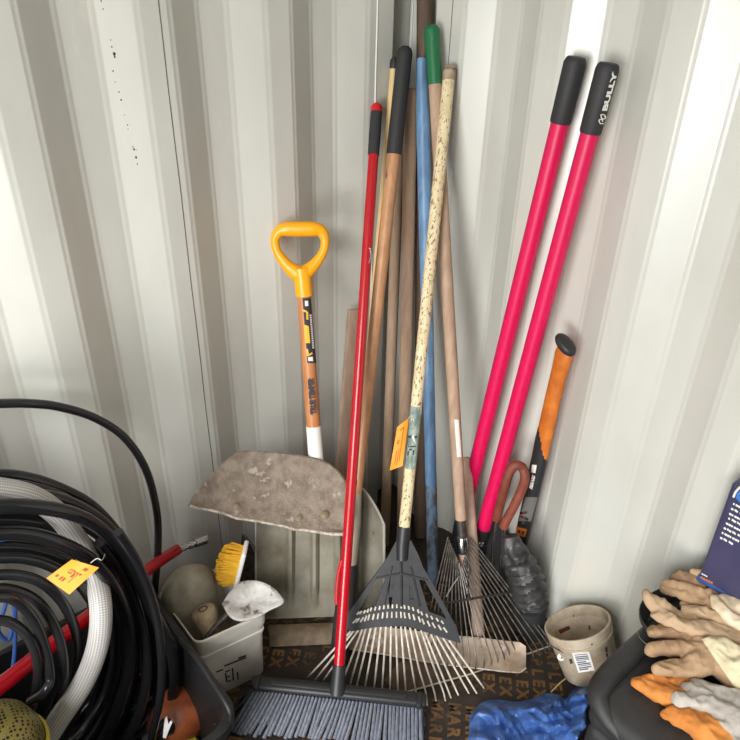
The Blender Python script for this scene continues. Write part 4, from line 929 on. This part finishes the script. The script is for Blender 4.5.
# black tool case, tray, gloves and navy box ---------------------------
ZC = .40
t = thing('tool_case', V((-.23, -1.26, 0)), 'large black plastic tool case in the lower right corner, under the gloves', 'tool case')
xa, xb, ya, yb_ = -.418, -.035, -1.028, -1.50
bm = new(); box(bm, ((xa+xb)/2, (ya+yb_)/2, .165), XYZ, (xb-xa-.012, ya-yb_-.012, .33), .022, 4); obj('body', bm, M['case'], t)
bm = new(); box(bm, ((xa+xb)/2, (ya+yb_)/2, .365), XYZ, (xb-xa, ya-yb_, .07), .028, 5); obj('lid', bm, M['case'], t)
bm = new(); tube(bm, spline([V((xa+.012, ya-.10, .36)), V((xa+.015, ya-.03, .385)), V((xa+.05, ya+.002, .397)), V((-.26, ya+.006, .402)), V((-.14, ya+.004, .40)), V((-.06, ya-.01, .38))], 8), [.010, .018, .022, .022, .020, .014], 14); obj('carry_bar', bm, M['case'], t)
bm = new(); box(bm, (xa-.002, -1.2, .315), XYZ, (.012, .07, .06), .004, 2); obj('latch', bm, M['black'], t)
def ball(p, r): return (p, r)
t = thing('oval_tray', Z(712, 622, ZC), 'black oval tray with a raised rim holding the gloves, on the black tool case', 'tray')
tc_ = Z(711, 628, ZC+.02); rx_ = (Z(711, 628, ZC+.02)-Z(637, 624, ZC+.02)).length
RU = V((RIGHT.x, RIGHT.y, 0)).normalized()
bm = new(); lathe(bm, V((tc_.x, tc_.y, ZC+.001)), (0, 0, 1), [(0, 0), (.8, 0), (.88, .004), (.98, .03), (1.0, .042), (.985, .044), (.93, .034), (.84, .009), (0, .007)], 48, xdir=RU, sx=rx_, sy=.10)
for v in bm.verts:
    if v.co.x > -.004: v.co.x = -.004
obj('dish', bm, M['case'], t)
bm = new(); wl = spline([Z(x, y, ZC+.03) for x, y in ((638, 632), (640, 638), (645, 643), (652, 646))], 5); tube(bm, wl, .0012, 6); obj('rim_glint', bm, M['chrome'], t)  # thin chrome tube drawn in as the glint along the tray rim

def glove(name, lab, cat, strokes, m, parts=(), vox=.0032, sm=5, flat=.72):
    """each stroke: list of (px, py, height above the case, radius in px)"""
    bm = new()
    for st in strokes:
        P_ = [Z(x, y, ZC+h) for x, y, h, r in st]; rs = [r*mpp(p) for p, (x, y, h, r) in zip(P_, st)]
        sp = spline(P_, 5); rs = resamp(rs, len(sp)); d0 = (sp[0]-sp[1]).normalized(); d1 = (sp[-1]-sp[-2]).normalized()
        sp = [sp[0]+d0*rs[0]*.75, sp[0]+d0*rs[0]*.5]+sp+[sp[-1]+d1*rs[-1]*.5, sp[-1]+d1*rs[-1]*.75]; rs = [rs[0]*.4, rs[0]*.8]+rs+[rs[-1]*.8, rs[-1]*.4]
        tube(bm, sp, [r for r in rs], 14, side=RU, flat=flat) if False else tube(bm, sp, rs, 14, side=(0, 0, 1), flat=1.0)
    me = bpy.data.meshes.new('t'); bmesh.ops.recalc_face_normals(bm, faces=bm.faces); bm.to_mesh(me); bm.free()
    o = bpy.data.objects.new('t', me); COL.objects.link(o)
    md = o.modifiers.new('r', 'REMESH'); md.mode = 'VOXEL'; md.voxel_size = vox
    md = o.modifiers.new('s', 'SMOOTH'); md.factor = .6; md.iterations = sm
    dg = bpy.context.evaluated_depsgraph_get(); me2 = bpy.data.meshes.new_from_object(o.evaluated_get(dg)); bpy.data.objects.remove(o); bpy.data.meshes.remove(me)
    b = new(); b.from_mesh(me2); bpy.data.meshes.remove(me2)
    zmin = ZC+.001
    for v in b.verts:
        q = v.co*26; v.co += V((0, 0, 1))*.0055*(1-2.4*abs(noise.noise(q)))+V((0, 0, 1))*.0028*(1-2.4*abs(noise.noise(q*2.3)))+V((noise.noise(q*2), noise.noise(q*2+V((5, 5, 5))), noise.noise(q*2+V((9, 1, 0)))))*.0016
        v.co.z = max(v.co.z, zmin)
    base = sum((v.co for v in b.verts), V())/len(b.verts); base.z = min(v.co.z for v in b.verts)
    o = obj(name, b, m, base=base, ang=80); return tag(o, lab, cat, 'work gloves on the tool case')
GL = 'work_glove'
glove(GL, 'orange suede glove, its pointed fingertip sticking out under the tan glove', 'glove', [[(634, 684, .012, 5), (648, 690, .013, 8), (668, 698, .015, 11), (690, 702, .016, 12)], [(633, 682, .012, 4), (655, 683, .012, 8), (690, 688, .012, 12)]], M['orangeglove'])
glove(GL, 'orange suede glove with a stitched cuff edge, along the bottom under the off-white glove', 'glove', [[(662, 715, .010, 4), (676, 716, .014, 9), (700, 728, .018, 15), (730, 748, .02, 18), (760, 765, .02, 19)], [(664, 717, .010, 4), (690, 730, .01, 6), (715, 744, .01, 8)]], M['orangeglove'])
glove(GL, 'off-white leather glove lying over the two orange gloves', 'glove', [[(677, 701, .035, 8), (690, 702, .036, 8.5), (706, 706, .036, 10), (725, 718, .036, 14), (755, 740, .036, 19)], [(692, 684, .032, 5), (706, 688, .034, 7), (724, 700, .036, 12), (750, 712, .036, 18)], [(692, 718, .028, 5), (712, 728, .030, 9), (740, 748, .03, 15)], [(684, 688, .03, 6), (700, 696, .034, 8), (715, 706, .034, 10)]], M['greyglove'])
gt = glove(GL, 'tan leather glove with three fingers spread to the left and a cream palm', 'glove', [
 [(652, 633, .048, 6.6), (668, 634, .05, 7.6), (684, 636, .052, 7.6), (704, 642, .05, 11)],
 [(650, 649, .046, 6.4), (668, 650, .048, 8), (686, 651, .05, 8.4), (706, 652, .05, 12)],
 [(656, 671, .044, 6), (668, 670, .046, 8.4), (684, 669, .048, 9.6), (704, 664, .05, 13)],
 [(704, 652, .05, 17), (722, 660, .052, 20), (745, 676, .052, 22), (770, 690, .052, 24)], [(702, 640, .05, 10), (725, 640, .05, 14), (750, 648, .05, 18)]], M['tan'])
glove(GL, 'beige leather glove folded on edge with a tall flat thumb and pale piping', 'glove', [
 [(645, 593, .085, 3.6), (648, 600, .08, 6), (656, 609, .07, 8), (668, 616, .062, 7)], [(652, 598, .084, 3.5), (662, 606, .078, 6), (675, 614, .068, 6)],
 [(652, 617, .066, 4), (668, 621, .07, 7.5), (690, 628, .072, 9), (715, 634, .072, 9.5), (750, 641, .072, 11)], [(680, 618, .06, 6), (710, 628, .06, 8), (750, 634, .06, 9)]], M['tan2'])
glove(GL, 'beige leather glove whose two narrow fingers point left at the back of the tray', 'glove', [
 [(664, 583, .085, 3.2), (680, 588, .085, 5), (700, 594, .085, 5.5), (722, 602, .085, 8)], [(662, 590, .075, 4), (680, 596, .078, 5.5), (700, 602, .08, 6), (716, 612, .08, 6)],
 [(674, 580, .08, 6), (684, 580, .082, 8), (700, 588, .08, 8)]], M['tan'])
glove(GL, 'tan leather glove finger showing only between the folded glove and the pale curled glove', 'glove', [
 [(684, 610, .072, 4.5), (696, 612, .076, 6.5), (712, 618, .08, 7), (730, 627, .08, 6.5), (755, 634, .08, 8)], [(682, 606, .066, 4), (700, 608, .066, 6), (720, 618, .07, 6)]], M['tan2'])
glove(GL, 'pale cream leather glove with one curled fingertip, just below the navy box', 'glove', [
 [(714, 601, .10, 5.5), (718, 608, .10, 6), (726, 616, .098, 6.4), (742, 626, .095, 7), (765, 638, .095, 8)], [(720, 600, .098, 5), (732, 606, .1, 7), (752, 616, .1, 9)]], mat('pale_leather', (220, 204, 176), .8, c2=(198, 178, 148), scale=(16, 16, 16), bump=.4, bscale=60))
glove(GL, 'tan fingertip of a glove poking out behind the left corner of the navy box', 'glove', [[(692, 572, .10, 3.6), (698, 575, .10, 5), (712, 584, .098, 6)]], M['tan2'])
tr = bvh(gt); decal('cream_palm', ((702, 640), (722, 632), (775, 672), (742, 696)), tr, M['palm'], gt, .0022, 40, 40)

# navy box standing on the glove pile
P1_ = Z(697, 579, ZC+.105); zbn = ZC+.105; fx = P1_.x
t = thing('navy_box', V((fx, P1_.y-.15, zbn)), 'navy blue box with small white lettering, upright on the gloves at the right edge', 'box')
ztp = X(735.5, 484, fx).z; ybk = P1_.y-.33; hh = ztp-zbn
bm = new(); box(bm, (fx+.026, (P1_.y+ybk)/2, (zbn+ztp)/2), XYZ, (.052, P1_.y-ybk, hh), .008, 4); nb = obj('shell', bm, M['navy'], t); tr = bvh(nb)
bm = new(); box(bm, (fx+.026, (P1_.y+ybk)/2, zbn+.004), XYZ, (.056, P1_.y-ybk+.004, .014), .005, 3); obj('bottom_edge', bm, M['navyedge'], t)
bm = new(); tube(bm, spline([X(x, y, fx-.001) for x, y in ((733.5, 497), (736, 491.5), (742, 486), (752, 483))], 5), .0022, 8); obj('pale_line', bm, M['sticker'], t)
bm = new(); prism(bm, [X(x, y, fx-.0006) for x, y in ((736, 498), (737, 493), (743, 488), (754, 486), (754, 500), (742, 505))], (1, 0, 0), .0008); obj('blue_highlight', bm, M['bluebright'], t)  # bright blue plate, the top corner's highlight put in as colour
bm = new()
for r_, (x, y, n) in enumerate(((733.5, 502.5, 4), (731.6, 507.5, 4), (729.6, 512.5, 5), (728.8, 517.2, 5), (726.4, 522, 6), (724.2, 526.8, 6), (722.4, 531.5, 7), (720.6, 536.5, 5))):
    for j in range(n):
        dx, dy = j*2.6+.8*((r_*j) % 2), j*1.35; w_ = 2.3 if (r_+j) % 3 else 1.5
        decal('', ((x+dx, y+dy), (x+dx+w_, y+dy+w_*.5), (x+dx+w_-.5, y+dy+w_*.5+1.9), (x+dx-.5, y+dy+1.9)), tr, None, None, .0008, 1, 1, bm=bm)
obj('lettering', bm, M['sticker'], nb); bm = new()
for j in range(3): decal('', ((702+j*2.0, 573.0+j*1.0), (703.6+j*2.0, 573.8+j*1.0), (703.4+j*2.0, 575+j*1.0), (701.8+j*2.0, 574.2+j*1.0)), tr, None, None, .0008, 1, 1, bm=bm)
obj('lettering', bm, M['sticker'], t)
bm = new()
for j in range(5): decal('', ((701+j*2.5, 576+j*1.25), (703.1+j*2.5, 577+j*1.25), (702.8+j*2.5, 579+j*1.25), (700.7+j*2.5, 578+j*1.25)), tr, None, None, .0008, 1, 1, bm=bm)
obj('lettering', bm, M['axeorange'], t)

#LIGHTS
def area(name, loc, aim, sx, sy, e, col=(1, 1, 1)):
    l = bpy.data.lights.new(name, 'AREA'); l.shape = 'RECTANGLE'; l.size = sx; l.size_y = sy; l.energy = e; l.color = col
    o = bpy.data.objects.new(name, l); COL.objects.link(o); o.location = loc; o.rotation_euler = (V(aim)-V(loc)).to_track_quat('-Z', 'Y').to_euler(); return o
l_ = area('door_daylight', (-4.7, -2.35, 0.9), (-0.3, -0.4, 0.6), 1.8, 1.8, 195, (1, 0.99, 0.97)); l_.data.spread = math.radians(180)
l_ = area('sky_daylight', (-5.0, -3.1, 4.4), (-0.3, -0.3, 0.3), 3.2, 3, 530, (1, 1, 1)); l_.data.spread = math.radians(180)
w = bpy.data.worlds.new('world'); sc.world = w; w.use_nodes = True
w.node_tree.nodes['Background'].inputs[0].default_value = (1, 0.98, 0.92, 1); w.node_tree.nodes['Background'].inputs[1].default_value = .11
sc.view_settings.view_transform = 'Standard'; sc.view_settings.look = 'None'; sc.view_settings.gamma = 1; sc.view_settings.exposure = -.07
sc.cycles.use_denoising = True
